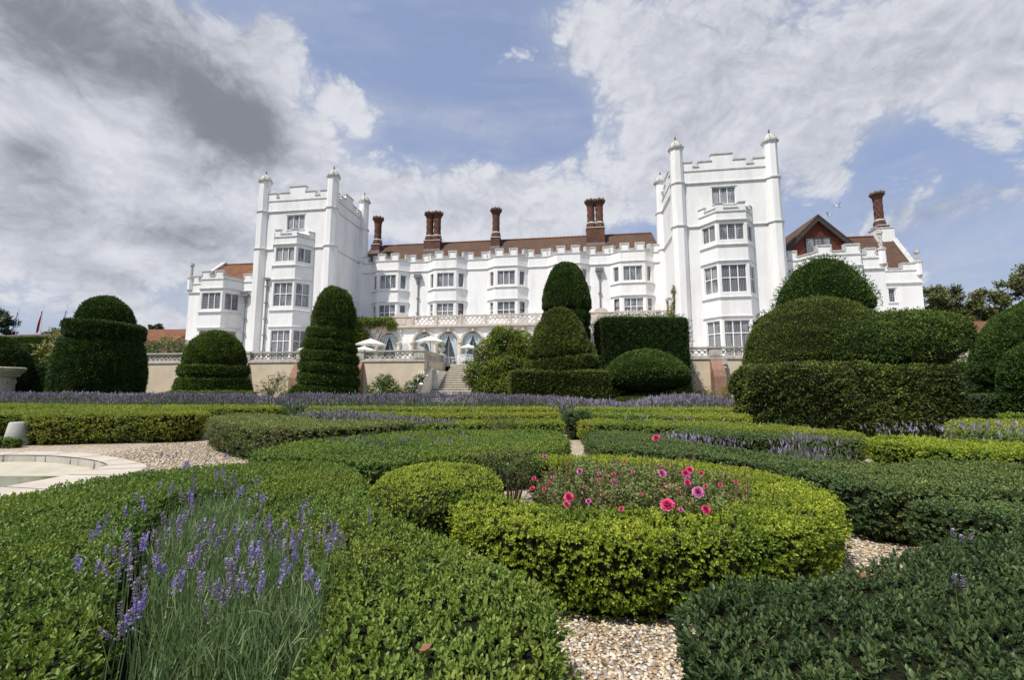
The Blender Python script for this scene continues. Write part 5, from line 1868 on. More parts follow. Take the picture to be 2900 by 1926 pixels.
hedge('box_hedge', 'box hedge with bare woody side jutting out beside the gravel', [[(-6.15, 8.85), (-4.45, 7.3), (-3.45, 6.75), (-2.9, 6.75), (-2.0, 7.75), (-1.75, 8.2), (-2.6, 8.7), (-3.6, 8.5), (-4.7, 9.6), (-6.6, 11.0), (-6.7, 10.0)]], .56, 5200, .036, .021, BOXW, None, 5, 1, .03, seed=9, tint=.5, fresh=.25)
hedge('box_hedge', 'bright box row left of the gravel path, nearest of the far rows', [[(-2.1, 8.55), (-.6, 8.85), (1.05, 9.05), (1.1, 10.2), (-.5, 9.95), (-2.5, 9.7)]], .47, 4600, .036, .021, BOXF, None, 5, 1, .03, seed=10)
hedge('box_hedge', 'bright box row left of the gravel path, second of the far rows', [[(-6.0, 12.3), (-4.8, 10.9), (-2.0, 10.75), (1.2, 11.0), (1.25, 12.0), (-2.0, 11.9), (-5.0, 12.5)]], .52, 3000, .045, .026, BOXF, None, 4, 1, .03, seed=11)
hedge('box_hedge', 'yellowish box row left of the path just before the long lavender', [[(-7.0, 15.4), (-6.3, 13.4), (-2.4, 13.0), (1.4, 13.4), (1.5, 14.6), (-2.6, 14.4)]], .55, 2400, .05, .03, BOXF, None, 4, 1, .03, seed=12)
hedge('box_hedge', 'long box row behind the tall dark-faced hedge at far left', [[(-20.0, 15.2), (-16, 12.9), (-8.1, 12.6), (-6.9, 13.4), (-8.0, 14.6), (-13, 14.6), (-19.5, 16.6)]], .60, 2400, .05, .03, BOXF, None, 4, 1, .03, seed=13)
hedge('box_hedge', 'box row right of the gravel path with a dark front face', [[(1.45, 8.95), (2.6, 8.75), (3.9, 7.9), (5.2, 6.75), (5.75, 7.1), (4.96, 9.3), (3.2, 9.9), (1.55, 10.4)]], .46, 4600, .036, .021, BOXF, None, 5, 1, .03, seed=14, tint=.48)
hedge('box_hedge', 'yellow-topped box row right of the path before the tall yew block', [[(1.75, 11.2), (5.2, 10.2), (6.2, 11.2), (5.6, 12.2), (2.0, 12.3)]], .50, 3000, .045, .026, BOXF, None, 4, 1, .03, seed=15)
hedge('box_hedge', 'golden box row right of the path just before the right lavender', [[(1.95, 13.3), (7.4, 12.7), (7.6, 14.2), (2.1, 14.6)]], .54, 2400, .05, .03, BOXF, None, 4, 1, .03, seed=16, tint=.6)
hedge('box_hedge', 'dark upright box block at the end of the gravel path', [[(1.28, 10.2), (1.82, 10.2), (1.85, 10.9), (1.3, 10.9)]], .62, 5000, .036, .02, BOXB, None, 5, 0, .04, seed=17, tint=.35)
hedge('box_hedge', 'yellow-green box band at right in front of the tall yew block', [[(4.95, 6.1), (5.65, 6.9), (6.9, 5.7), (8.2, 4.6), (7.6, 3.6), (5.9, 4.3), (5.1, 5.2)]], .46, 6500, .032, .019, BOXY, None, 5, 1, .03, seed=18, tint=.5)
hedge('box_hedge', 'short green box length between the foreground lavender tufts and the yellow band', [[(2.72, 7.5), (3.1, 8.3), (4.4, 8.1), (5.5, 7.0), (4.9, 6.3), (3.9, 7.0)]], .43, 6500, .032, .019, BOXB, None, 5, 1, .03, seed=19)
hedge('box_hedge', 'low box row right of the tall yew block, nearer of two', [[(7.7, 7.5), (9.6, 9.8), (10.9, 10.2), (13, 10.2), (17, 9.0), (17, 5.2), (12, 4.9), (8.7, 5.4)]], .46, 2600, .045, .026, BOXF, None, 4, 1, .03, seed=20)
hedge('box_hedge', 'low box row right of the tall yew block, further of two', [[(12.5, 11.6), (16.0, 13.6), (21, 13.0), (21, 11.2)]], .46, 2200, .05, .03, BOXF, None, 4, 1, .03, seed=21)
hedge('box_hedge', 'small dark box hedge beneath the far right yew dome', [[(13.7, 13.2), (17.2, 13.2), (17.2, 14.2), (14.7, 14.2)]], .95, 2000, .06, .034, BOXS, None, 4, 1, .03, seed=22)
hedge('box_hedge', 'thin green box strip between the mushroom topiary and the brick buttress', [[(7.4, 19.4), (13, 18.6), (13, 19.8), (7.4, 20.6)]], .62, 1500, .07, .04, BOXA, None, 4, 0, .03, seed=23)
hedge('box_hedge', 'short clipped box piece at the gap in the long lavender', [[(-10.6, 19.6), (-8.0, 19.2), (-8.0, 20.6), (-10.6, 21.0)]], .72, 1500, .07, .04, BOXA, None, 4, 0, .03, seed=24)
hedge('box_hedge', 'low olive box rectangle round the stepped dome topiary', [[(-16.9, 21.3), (-12.5, 20.8), (-12.6, 21.6), (-17.0, 22.1)]], 1.0, 1500, .07, .035, YEWO, None, 4, 0, .05, seed=25, core=COREY)


# ------------------------------------------------------------------ lavender
def spike(fol, P, A, L, rng, mi, whorls=6, per=7, fs=.011, tn=.5):
    """one lavender flower head along A from P"""
    A = np.array(A, float); A /= np.linalg.norm(A)
    ref = np.array([1., 0, 0]) if abs(A[0]) < .8 else np.array([0, 1., 0])
    X = np.cross(A, ref); X /= np.linalg.norm(X); Y = np.cross(A, X)
    pts = []; ax = []; tt = []
    for w in range(whorls):
        t = w / (whorls - 1)
        if w == 0: t = -.22
        rr = .5 * (1 - .55 * max(0, t)) * fs
        for i in range(per if w else per - 3):
            a = 6.28 * i / per + w * .4 + rng.normal(0, .15)
            r = X * math.cos(a) + Y * math.sin(a)
            pts.append(np.array(P) + A * L * t + r * rr)
            ax.append(r * .75 + A * .8 + rng.normal(0, .15, 3)); tt.append(tn + .35 * rng.normal())
    pts = np.array(pts); ax = np.array(ax)
    fol.leaves(pts, ax, np.tile(A, (len(pts), 1)) + rng.normal(0, .3, (len(pts), 3)), fs * 1.25, fs * .85, np.array(tt), 'dia', mi)


def stems(fol, B, T, w, tint, mi=0, rng=RNG):
    D = T - B
    L = np.linalg.norm(D, axis=1)
    fol.leaves(B, D, rng.normal(0, 1, B.shape), L, w, tint, 'blade', mi)


lb = empty('lavender_bush', 'large grey-green lavender in the left foreground with violet flower heads', 'lavender', (-1.3, 2.0, 0))
rg = np.random.default_rng(21)
f = Fol()
bp_ = np.array(offset(LBED if area2(LBED) > 0 else LBED[::-1], .04))
def in_bed(n):
    lo, hi = bp_.min(0), bp_.max(0)
    p = rg.uniform(lo, hi, (n, 2))
    return p[inside(p, [[tuple(q) for q in bp_]])]
p = in_bed(30000)
hgt = .47 + .05 * wob(np.column_stack([p, np.zeros(len(p))]), 3, 2) - .10 * np.clip((p[:, 1] - 2.2) / 1.2, 0, 1)
z = hgt * rg.random(len(p)) ** .55
P = np.column_stack([p, z]) - np.array([-1.3, 2.0, 0])
ax = np.column_stack([rg.normal(0, .36, (len(p), 2)), np.ones(len(p))])
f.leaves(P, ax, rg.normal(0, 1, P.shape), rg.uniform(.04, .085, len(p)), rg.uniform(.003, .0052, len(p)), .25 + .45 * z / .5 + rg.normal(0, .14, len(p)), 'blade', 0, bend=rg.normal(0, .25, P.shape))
q = in_bed(2600)
B = np.column_stack([q, np.full(len(q), .05)]) - np.array([-1.3, 2.0, 0])
T = B + np.column_stack([rg.normal(0, .06, (len(q), 2)), rg.uniform(.36, .56, len(q))])
stems(f, B, T, .0034, .55 + rg.normal(0, .1, len(q)), 0, rg)
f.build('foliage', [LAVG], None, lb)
k = MB()
tri = tessellate_polygon([[Vector((x, y, 0)) for x, y in BED]])
k.add([(x + 1.3, y - 2.0, .03) for x, y in BED], [tuple(t) for t in tri])
k.build('soil', COREG, lb)
FLW = [(-1.43, 1.61), (-1.42, 1.67), (-1.54, 1.84), (-1.48, 1.84), (-1.05, 1.29), (-1.28, 1.65), (-1.17, 1.48), (-1.08, 1.48), (-1.02, 1.45), (-.96, 1.4), (-.99, 1.23), (-1.24, 1.82), (-1.24, 1.9), (-1.15, 1.87), (-.98, 1.65), (-.94, 1.55), (-.95, 1.62), (-.9, 1.47), (-.84, 1.35), (-.82, 1.35), (-.95, 1.72), (-.85, 1.55), (-1.11, 2.05), (-1.01, 1.9), (-1.02, 1.99), (-.91, 1.77), (-.76, 1.51), (-.83, 1.67), (-.81, 1.7), (-.94, 2.02), (-.85, 1.84), (-1.03, 2.24), (-.65, 1.46), (-.77, 1.82), (-.7, 1.72), (-.76, 1.93), (-.66, 1.65), (-1.0, 1.2), (-1.44, 1.51), (-1.4, 1.51), (-1.74, 1.92), (-1.86, 2.05), (-1.84, 2.2), (-1.99, 2.37), (-1.84, 2.24), (-1.81, 2.46), (-2.65, 3.62), (-2.22, 3.08), (-3.02, 3.85), (-3.0, 3.98), (-2.52, 3.46), (-2.51, 3.67), (-2.6, 4.06), (-1.92, 3.08), (-1.78, 2.77), (-1.58, 2.7), (-1.53, 2.54), (-2.16, 2.73), (-2.02, 2.65), (-1.84, 2.62), (-1.63, 2.44), (-1.51, 2.09), (-1.4, 1.92), (-.65, 2.04), (-1.41, 1.74), (-1.11, 1.41), (-1.08, 1.9), (-1.13, 1.77), (-.89, 1.84), (-.74, 1.63), (-1.21, 1.55), (-1.49, 1.77), (-1.05, 1.51), (-.89, 1.55), (-1.3, 2.3), (-1.55, 2.2), (-1.7, 2.35), (-1.2, 2.12), (-1.38, 2.45), (-1.62, 2.9), (-1.95, 2.95), (-2.1, 3.2), (-1.85, 2.55), (-1.6, 2.05), (-1.48, 2.02), (-1.32, 1.97), (-.98, 2.12), (-.82, 1.98), (-.72, 1.86), (-1.18, 1.72), (-1.35, 1.82), (-1.25, 1.46), (-.78, 1.42), (-.68, 1.56), (-1.12, 1.6), (-.9, 1.4)]
VAR = []
for vi in range(6):
    g = Fol(); r_ = np.random.default_rng(50 + vi)
    lean = r_.normal(0, .06, 3); lean[2] = 0
    for s_ in range(2 + (vi % 3 > 0) + 2 * (vi == 5)):
        off_ = np.array([r_.normal(0, .022) * (s_ > 0), r_.normal(0, .022) * (s_ > 0), -.022 * s_ * r_.random()])
        spike(g, off_ + np.array([0, 0, -.03]), np.array([0, 0, 1]) + lean + r_.normal(0, .08, 3) * s_, r_.uniform(.032, .050), r_, 1 if vi in (2, 4) else 0, 7, 6, r_.uniform(.0058, .0074), .55)
        stems(g, off_[None, :] * 3 + np.array([[0, 0, -.34]]), off_[None, :] + np.array([[0, 0, -.02]]), .0036, np.array([.55]), 2, r_)
    VAR.append(g)
pro = []
for i, (x, y) in enumerate(FLW):
    vi = i % 6
    if i < 6:
        o = VAR[vi].build('flower_spike', [LAVF, LAVV, LAVG], None, lb); pro.append(o)
    else:
        o = dup(pro[vi], lb)
    o.location = (x + 1.3 + rg.normal(0, .012), y - 2.0 + rg.normal(0, .012), .62 + rg.normal(0, .012))
    o.rotation_euler = (rg.normal(0, .1), rg.normal(0, .1), rg.uniform(0, 6.28))
    o.scale = (1, 1, 1)


def lavender_row(name, label, line, width, top, nsp, hk=1.0, group=None, seed=1, scale=1.0, flower=LAVR, kind=None):
    """a bank of lavender along a plan line: green blades below, flower heads above"""
    rng = np.random.default_rng(seed)
    P = np.array(line, float)
    seg = np.linalg.norm(np.diff(P[:, :2], axis=0), axis=1); cum = np.concatenate([[0], np.cumsum(seg)])
    def pts(n):
        t = rng.random(n) * cum[-1]
        x = np.interp(t, cum, P[:, 0]); y = np.interp(t, cum, P[:, 1]); h = np.interp(t, cum, P[:, 2])
        w = rng.uniform(-.5, .5, n) * width
        return np.column_stack([x + rng.normal(0, .05, n), y + w]), h * (1 - .5 * (2 * np.abs(w) / width) ** 4)
    fol = Fol()
    p, h = pts(nsp)
    h = h * (1 + .07 * wob(np.column_stack([p, h * 0]), 1.2, seed) + rng.normal(0, .06, len(h)))
    n = len(p)
    lean = rng.normal(0, .13, (n, 2))
    B = np.column_stack([p, h * .15]); T = np.column_stack([p + lean * h[:, None], h * .86])
    fol.leaves(B, T - B, rng.normal(0, 1, (n, 3)), np.linalg.norm(T - B, axis=1), .009 * scale, .5 + rng.normal(0, .15, n), 'blade', 0)
    hl = .13 * scale * rng.uniform(.7, 1.3, n)
    tn = .5 + .25 * wob(np.column_stack([p, h]), .7, seed + 3) + rng.normal(0, .18, n)
    for a in (0, 1):
        fol.leaves(T, T - B + rng.normal(0, .05, (n, 3)), rng.normal(0, 1, (n, 3)), hl, .036 * scale, tn, 'dia', 1)
    p, h = pts(int(nsp * 1.6))
    n = len(p)
    z = h * (.10 + .48 * rng.random(n))
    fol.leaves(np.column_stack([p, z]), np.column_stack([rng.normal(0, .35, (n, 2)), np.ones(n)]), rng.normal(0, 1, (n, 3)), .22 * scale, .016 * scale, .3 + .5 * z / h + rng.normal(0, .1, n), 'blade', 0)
    cm = MB()
    L_, R_ = [], []
    for (x, y, hh) in line:
        L_.append((x, y - width * .42)); R_.append((x, y + width * .42))
    hs = [q[2] for q in line]
    for i in range(len(line) - 1):
        a, b, c, d = L_[i], L_[i + 1], R_[i + 1], R_[i]
        cm.hexa([(*a, 0), (*b, 0), (*c, 0), (*d, 0), (*a, hs[i] * .45), (*b, hs[i + 1] * .45), (*c, hs[i + 1] * .45), (*d, hs[i] * .45)])
    c = P.mean(0)
    o = fol.build(name, [LAVG, flower, COREF], cm, loc=(float(c[0]), float(c[1]), 0))
    return tag(o, label, 'lavender', group, kind)


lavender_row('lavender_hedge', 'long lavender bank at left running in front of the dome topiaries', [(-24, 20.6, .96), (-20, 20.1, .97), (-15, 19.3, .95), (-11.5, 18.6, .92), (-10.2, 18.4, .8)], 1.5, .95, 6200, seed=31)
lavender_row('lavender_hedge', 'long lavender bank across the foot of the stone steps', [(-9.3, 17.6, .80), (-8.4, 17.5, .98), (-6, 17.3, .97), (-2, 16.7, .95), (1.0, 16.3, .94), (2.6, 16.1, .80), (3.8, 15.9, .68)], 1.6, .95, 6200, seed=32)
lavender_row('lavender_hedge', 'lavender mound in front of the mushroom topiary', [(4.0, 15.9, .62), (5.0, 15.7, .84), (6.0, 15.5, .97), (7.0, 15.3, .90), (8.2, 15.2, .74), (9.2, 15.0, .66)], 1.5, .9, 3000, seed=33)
lavender_row('lavender_patch', 'lavender strip inside the far box rows left of the path', [(-4.9, 10.2, .62), (-4.0, 9.9, .70), (-3.0, 9.3, .66), (-2.0, 9.15, .56), (-1.2, 9.0, .52)], .9, .6, 900, seed=34, scale=.75)
lavender_row('lavender_patch', 'thin lavender line in the dark box band left of the gravel path', [(-2.6, 6.2, .52), (-1.9, 6.0, .54), (-1.2, 6.2, .54), (-.5, 6.5, .50)], .5, .5, 110, seed=35, scale=.5, flower=LAVF)
lavender_row('lavender_patch', 'loose lavender tufts inside the long blue-green box hedge at right', [(2.4, 6.9, .54), (2.6, 6.2, .54), (2.9, 5.6, .55)], .8, .5, 150, seed=36, scale=.5, flower=LAVF)
lavender_row('lavender_patch', 'lavender tufts standing between the blue-green hedge and the yellow band', [(3.05, 5.0, .46), (3.5, 5.4, .52), (4.0, 6.1, .55), (4.45, 6.4, .54), (4.7, 6.5, .50)], 1.1, .6, 170, seed=37, scale=.55, flower=LAVF)
lavender_row('lavender_patch', 'grey fading lavender at the right edge before the tall yew block', [(6.1, 7.4, .60), (7.3, 6.6, .66), (8.4, 5.7, .66), (9.4, 5.2, .60)], .9, .6, 330, seed=38, scale=.6, flower=LAVF)
lavender_row('lavender_patch', 'pale lavender specks in the row right of the gravel path', [(2.6, 10.3, .52), (3.8, 10.0, .56), (4.6, 9.8, .54)], .5, .5, 60, seed=39, scale=.6, flower=LAVF)
for i, (x, y, lab) in enumerate(((1.97, 2.02, 'single faded lavender stem above the right corner hedge, the further of two'), (1.50, 1.55, 'single violet lavender head in the shade-coloured right corner hedge'))):
    o = dup(pro[(1, 0)[i]], None)
    o.name = 'lavender'
    o.location = (x, y, .56); o.rotation_euler = (0, 0, i)
    tag(o, lab, 'lavender')

# ------------------------------------------------------------------ roses
rb = empty('rose_bush', 'pink flowering rose bushes filling the middle of the golden box ring', 'rose bush', (RC[0], RC[1], 0))
rg = np.random.default_rng(77)
k = MB()
for i in range(110):
    a = rg.uniform(0, 6.28); r = .80 * math.sqrt(rg.random())
    x, y = r * math.cos(a), r * math.sin(a)
    h = rg.uniform(.36, .64)
    x2, y2 = x + rg.normal(0, .10), y + rg.normal(0, .10)
    k.tube([(x * .9, y * .9, 0), ((x + x2) / 2 + rg.normal(0, .02), (y + y2) / 2, h * .55), (x2, y2, h)], .0055, .003, 5)
    for j in range(2):
        k.tube([((x + x2) / 2, (y + y2) / 2, h * .55), (x2 + rg.normal(0, .1), y2 + rg.normal(0, .1), h * rg.uniform(.8, 1.05))], .0032, .0018, 4)
k.build('stem', TWIG, rb)
sl = MB(); sl.add([(.95 * math.cos(2 * math.pi * i / 28) - .12, .95 * math.sin(2 * math.pi * i / 28) + .05, .012 + .004 * math.sin(i * 2.3)) for i in range(28)], [tuple(range(28))])
sl.build('soil', SOIL, rb)
f = Fol()
n = 9000
a = rg.uniform(0, 6.28, n); r = .86 * np.sqrt(rg.random(n))
zt = .52 + .11 * wob(np.column_stack([r * np.cos(a), r * np.sin(a), a * 0]), 7, 4) - .10 * (r / .86) ** 4
z = zt * (1 - .75 * rg.random(n) ** 1.5)
P = np.column_stack([r * np.cos(a), r * np.sin(a), z])
f.sprigs(P[:5200], np.column_stack([rg.normal(0, .6, (5200, 2)), np.ones(5200)]), .026, .018, 5, .35 + .4 * z[:5200] / .5 + rg.normal(0, .1, 5200), 'oval', 0, spread=(1.5, .7), slen=1.6, rng=rg)
f.build('foliage', [ROSEF], None, rb)


def rose_mesh(mat, seed, r):
    g = Fol(); q = np.random.default_rng(seed)
    for ring, (cnt, tilt, rad, ln) in enumerate(((6, .1, .12, .8), (8, .3, .30, .95), (9, .55, .48, 1.05), (10, .85, .6, 1.1), (9, 1.2, .66, 1.1))):
        a = np.arange(cnt) * 6.28 / cnt + ring * .5 + q.normal(0, .12, cnt)
        rd = np.column_stack([np.cos(a), np.sin(a), np.zeros(cnt)])
        A_ = rd * np.sin(tilt + q.normal(0, .1, cnt))[:, None] + np.array([0, 0, 1]) * math.cos(tilt)
        g.leaves(rd * rad * r * .4 + np.array([0, 0, -.3 * r]), A_, np.array([0, 0, 1.0]) - rd * .8 + q.normal(0, .15, (cnt, 3)), ln * r * .92, r * 1.08, .55 + .12 * (2 - ring) * -1 + q.normal(0, .15, cnt), 'oval', 0, bend=-rd * .0 + np.array([0, 0, -.18]))
    return g


ROS = [(1.45, 4.45, .66, .055, 0), (.29, 3.96, .55, .028, 1), (.52, 3.43, .52, .034, 1), (.67, 3.43, .5, .02, 1), (.26, 3.1, .50, .022, 0), (.16, 3.25, .50, .024, 0), (.14, 3.12, .46, .028, 0), (.36, 2.84, .47, .046, 0), (.72, 3.15, .50, .034, 1), (.78, 3.42, .5, .022, 0), (.95, 3.5, .5, .022, 1), (1.09, 3.23, .54, .045, 1), (1.04, 3.0, .50, .036, 0), (1.28, 3.28, .53, .046, 0), (1.22, 3.1, .50, .036, 0), (1.18, 2.84, .50, .052, 1), (.92, 2.66, .47, .062, 0), (1.15, 2.66, .44, .040, 0), (1.0, 2.66, .44, .022, 1), (.65, 2.68, .44, .024, 0), (1.58, 3.15, .5, .018, 0), (.48, 2.82, .45, .026, 1), (1.33, 3.33, .55, .038, 0), (.34, 2.78, .44, .032, 0), (1.38, 3.25, .54, .028, 0), (1.26, 3.2, .52, .026, 1), (1.3, 3.0, .5, .022, 0), (1.1, 2.95, .48, .022, 0), (.62, 3.2, .5, .02, 0), (.5, 3.1, .47, .018, 1), (.85, 2.95, .46, .018, 0), (.3, 3.3, .5, .02, 1), (1.42, 3.05, .5, .02, 0), (.22, 3.05, .47, .02, 0), (1.2, 3.6, .54, .022, 1), (.95, 3.75, .54, .02, 0)]
for i, (x, y, z, r, mm) in enumerate(ROS):
    o = rose_mesh((ROSEP, ROSEM)[mm], 300 + i, r * .64).build('rose_flower', [(ROSEP, ROSEM)[mm]], None, rb)
    o.location = (x - RC[0], y - RC[1], z + .045)
    o.rotation_euler = (rg.uniform(.45, 1.0), rg.normal(0, .3), rg.uniform(-.5, .5))

def dry_rose(label, loc, r, h, n, seed):
    o = empty('rose_bush', label, 'rose bush', loc)
    q = np.random.default_rng(seed)
    k = MB()
    for i in range(n):
        a = q.uniform(0, 6.28)
        x, y = r * q.random() * math.cos(a), r * q.random() * math.sin(a)
        k.tube([(x * .3, y * .3, 0), (x * .7, y * .7, h * .5), (x * 1.2, y * 1.2, h * q.uniform(.75, 1.05))], .006, .002, 4)
    k.build('stem', TWIG, o)
    f = Fol(); m_ = n * 14
    a = q.uniform(0, 6.28, m_); rr = r * np.sqrt(q.random(m_))
    P = np.column_stack([rr * np.cos(a), rr * np.sin(a), h * q.uniform(.45, 1.0, m_)])
    f.sprigs(P, np.column_stack([q.normal(0, .6, (m_, 2)), np.ones(m_)]), .03, .02, 4, .4 + q.normal(0, .15, m_), 'oval', 0, spread=(1.5, .6), rng=q)
    f.build('foliage', [ROSEF], None, o)


dry_rose('brownish flowerless rose bush beyond the dark box band', (-.18, 8.4, 0), .32, .66, 22, 5)
dry_rose('dry twiggy rose bush in the gap right of the yellow-topped box mound', (-.02, 4.42, 0), .34, .58, 34, 6)

# ------------------------------------------------------------------ near pebbles
f = MB()
rg = np.random.default_rng(5)
PEB = [(.72, .62, .48), (.55, .42, .27), (.62, .50, .34), (.34, .26, .18), (.30, .28, .27), (.78, .72, .62), (.48, .33, .18)]
pm_ = []
for i, c in enumerate(PEB): pm_.append(plain('pebble_' + 'abcdefg'[i], tuple(.85 * x for x in c), .65, .2, 30))
def pebbles(pts, s0, s1):
    for x, y in pts:
        s = rg.uniform(s0, s1)
        a = rg.uniform(0, 3.14); e = rg.uniform(.6, 1.0); t = rg.uniform(.35, .65)
        tl = rg.normal(0, .25)
        ring = []
        for zz, rr in ((.15, .75), (.6, 1.0), (1.1, .62)):
            for i in range(6):
                th = i * math.pi / 3 + zz
                px, py = rr * math.cos(th) * (1 + rg.normal(0, .08)), rr * math.sin(th) * e
                ring.append((x + s * (px * math.cos(a) - py * math.sin(a)), y + s * (px * math.sin(a) + py * math.cos(a)), .002 + s * t * zz * (1 + tl * px * .5)))
        f.add(ring, [(i, (i + 1) % 6, (i + 1) % 6 + 6, i + 6) for i in range(6)] + [(i + 6, (i + 1) % 6 + 6, (i + 1) % 6 + 12, i + 12) for i in range(6)] + [(12, 13, 14, 15, 16, 17)], int(rg.integers(0, 7)))
pebbles([(rg.uniform(.05, 1.0), rg.uniform(1.55, 2.6)) for _ in range(7200)], .006, .0135)
pebbles([(rg.uniform(1.95, 3.1), rg.uniform(2.55, 3.7)) for _ in range(4200)], .008, .0150)
pebbles([(rg.uniform(-7.5, -3.4), rg.uniform(6.0, 9.8)) for _ in range(7500)], .012, .024)
o = f.build('gravel', pm_, None, (0, 0, 0), True)
tag(o, 'loose pebbles on the paths', None, None, 'stuff')
# leaf litter and clippings along the hedge feet
lmat = make_fol('leaf_litter', (.06, .035, .015), (.15, .085, .035), (.24, .16, .07), (.08, .10, .03), 6, .5, .1)
g = Fol(); rg = np.random.default_rng(8)
lp = np.concatenate([np.column_stack([rg.uniform(.15, .75, 130), rg.uniform(2.0, 2.5, 130)]), np.column_stack([rg.uniform(.17, .27, 60), rg.uniform(1.6, 2.1, 60)]),
                     np.column_stack([rg.uniform(2.0, 2.9, 70), rg.uniform(2.7, 3.5, 70)]), np.column_stack([rg.uniform(-9, -4, 150), rg.uniform(7.2, 9.6, 150)])])
n = len(lp)
g.leaves(np.column_stack([lp, rg.uniform(.012, .022, n)]), np.column_stack([rg.normal(0, 1, (n, 2)), rg.normal(0, .15, n)]), np.array([0, 0, 1.]) + rg.normal(0, .3, (n, 3)), rg.uniform(.012, .026, n), rg.uniform(.008, .014, n), rg.uniform(0, 1, n), 'oval')
tag(g.build('leaf_litter', [lmat], None, None, (0, 0, 0)), 'dry clippings on the gravel by the hedges', None, None, 'stuff')
# fallen dry leaves
lm = make_fol('dry_leaf', (.12, .05, .02), (.25, .11, .05), (.35, .18, .08), None, 1, 0, .1)
for i, (x, y, z, lab) in enumerate(((-.27, 1.34, .44, 'curled brown dead leaf lying on the foreground hedge left of the gravel'), (1.42, 1.86, .43, 'brown dead leaf at the edge of the shade-coloured right hedge'))):
    g = Fol()
    g.leaves(np.array([[0, 0, 0.]]), np.array([[1, .3, .1]]), np.array([[0, .3, 1.]]), .045, .024, np.array([.5]), 'oval')
    g.leaves(np.array([[.002, .004, .004]]), np.array([[.9, .5, .25]]), np.array([[0, -.5, 1.]]), .04, .018, np.array([.4]), 'oval')
    o = g.build('dead_leaf', [lm], None, None, (0, 0, 0)); o.location = (x, y, z); tag(o, lab, 'leaf')

# ------------------------------------------------------------------ yew topiary
T9 = dict(dens=1500, L=.10, Wd=.036, wild=.5, amp=.055, clumpy=.24)
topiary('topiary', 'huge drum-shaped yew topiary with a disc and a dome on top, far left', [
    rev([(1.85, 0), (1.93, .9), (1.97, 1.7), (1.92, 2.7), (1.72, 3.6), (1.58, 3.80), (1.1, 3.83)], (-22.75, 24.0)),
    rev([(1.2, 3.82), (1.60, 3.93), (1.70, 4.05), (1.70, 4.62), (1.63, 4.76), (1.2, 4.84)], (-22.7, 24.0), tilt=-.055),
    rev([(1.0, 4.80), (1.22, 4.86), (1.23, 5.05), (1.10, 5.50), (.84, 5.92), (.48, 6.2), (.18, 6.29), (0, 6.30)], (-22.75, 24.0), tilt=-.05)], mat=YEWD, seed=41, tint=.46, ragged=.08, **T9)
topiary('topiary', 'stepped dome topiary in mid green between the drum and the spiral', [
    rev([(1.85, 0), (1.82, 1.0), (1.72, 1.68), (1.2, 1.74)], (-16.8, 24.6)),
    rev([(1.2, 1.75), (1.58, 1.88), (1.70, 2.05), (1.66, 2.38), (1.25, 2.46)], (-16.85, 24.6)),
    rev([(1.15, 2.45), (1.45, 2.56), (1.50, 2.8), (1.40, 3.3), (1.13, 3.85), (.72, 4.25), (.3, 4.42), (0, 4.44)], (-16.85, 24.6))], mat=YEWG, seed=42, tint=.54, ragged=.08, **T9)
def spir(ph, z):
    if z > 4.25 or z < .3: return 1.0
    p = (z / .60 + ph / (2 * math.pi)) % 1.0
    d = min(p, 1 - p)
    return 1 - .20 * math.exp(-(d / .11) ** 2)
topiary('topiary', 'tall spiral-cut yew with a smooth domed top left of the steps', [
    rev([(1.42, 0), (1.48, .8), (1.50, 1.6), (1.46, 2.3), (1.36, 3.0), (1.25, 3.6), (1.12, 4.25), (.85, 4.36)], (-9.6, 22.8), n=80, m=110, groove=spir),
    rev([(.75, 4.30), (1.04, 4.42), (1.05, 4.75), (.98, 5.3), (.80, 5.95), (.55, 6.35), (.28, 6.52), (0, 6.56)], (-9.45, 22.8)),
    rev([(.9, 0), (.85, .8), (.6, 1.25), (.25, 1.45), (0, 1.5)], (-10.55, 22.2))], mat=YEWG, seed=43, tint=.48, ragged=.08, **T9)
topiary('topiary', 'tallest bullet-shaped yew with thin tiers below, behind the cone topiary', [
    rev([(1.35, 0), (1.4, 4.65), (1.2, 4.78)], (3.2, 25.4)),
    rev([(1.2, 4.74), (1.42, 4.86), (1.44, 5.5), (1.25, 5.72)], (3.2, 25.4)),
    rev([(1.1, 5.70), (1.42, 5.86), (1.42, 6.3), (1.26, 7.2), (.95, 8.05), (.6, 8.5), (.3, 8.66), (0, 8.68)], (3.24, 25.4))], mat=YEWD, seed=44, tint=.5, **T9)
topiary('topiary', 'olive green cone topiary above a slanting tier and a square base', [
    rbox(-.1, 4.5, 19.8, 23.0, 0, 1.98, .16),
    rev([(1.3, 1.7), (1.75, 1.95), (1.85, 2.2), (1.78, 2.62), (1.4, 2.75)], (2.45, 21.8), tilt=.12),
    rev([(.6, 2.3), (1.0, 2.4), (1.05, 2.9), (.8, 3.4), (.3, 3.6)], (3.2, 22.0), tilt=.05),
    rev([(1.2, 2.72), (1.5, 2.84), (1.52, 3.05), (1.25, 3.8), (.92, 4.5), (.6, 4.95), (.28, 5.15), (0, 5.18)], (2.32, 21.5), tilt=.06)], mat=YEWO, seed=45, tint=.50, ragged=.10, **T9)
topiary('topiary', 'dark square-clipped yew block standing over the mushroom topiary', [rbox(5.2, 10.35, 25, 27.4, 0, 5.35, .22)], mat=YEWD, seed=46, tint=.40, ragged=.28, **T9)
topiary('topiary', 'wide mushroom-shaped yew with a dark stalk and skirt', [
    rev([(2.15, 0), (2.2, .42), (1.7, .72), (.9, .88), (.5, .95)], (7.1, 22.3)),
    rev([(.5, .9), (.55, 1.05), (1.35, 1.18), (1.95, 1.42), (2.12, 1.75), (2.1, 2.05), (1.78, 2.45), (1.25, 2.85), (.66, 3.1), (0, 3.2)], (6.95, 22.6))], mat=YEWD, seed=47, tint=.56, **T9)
TB = dict(L=.075, Wd=.034)
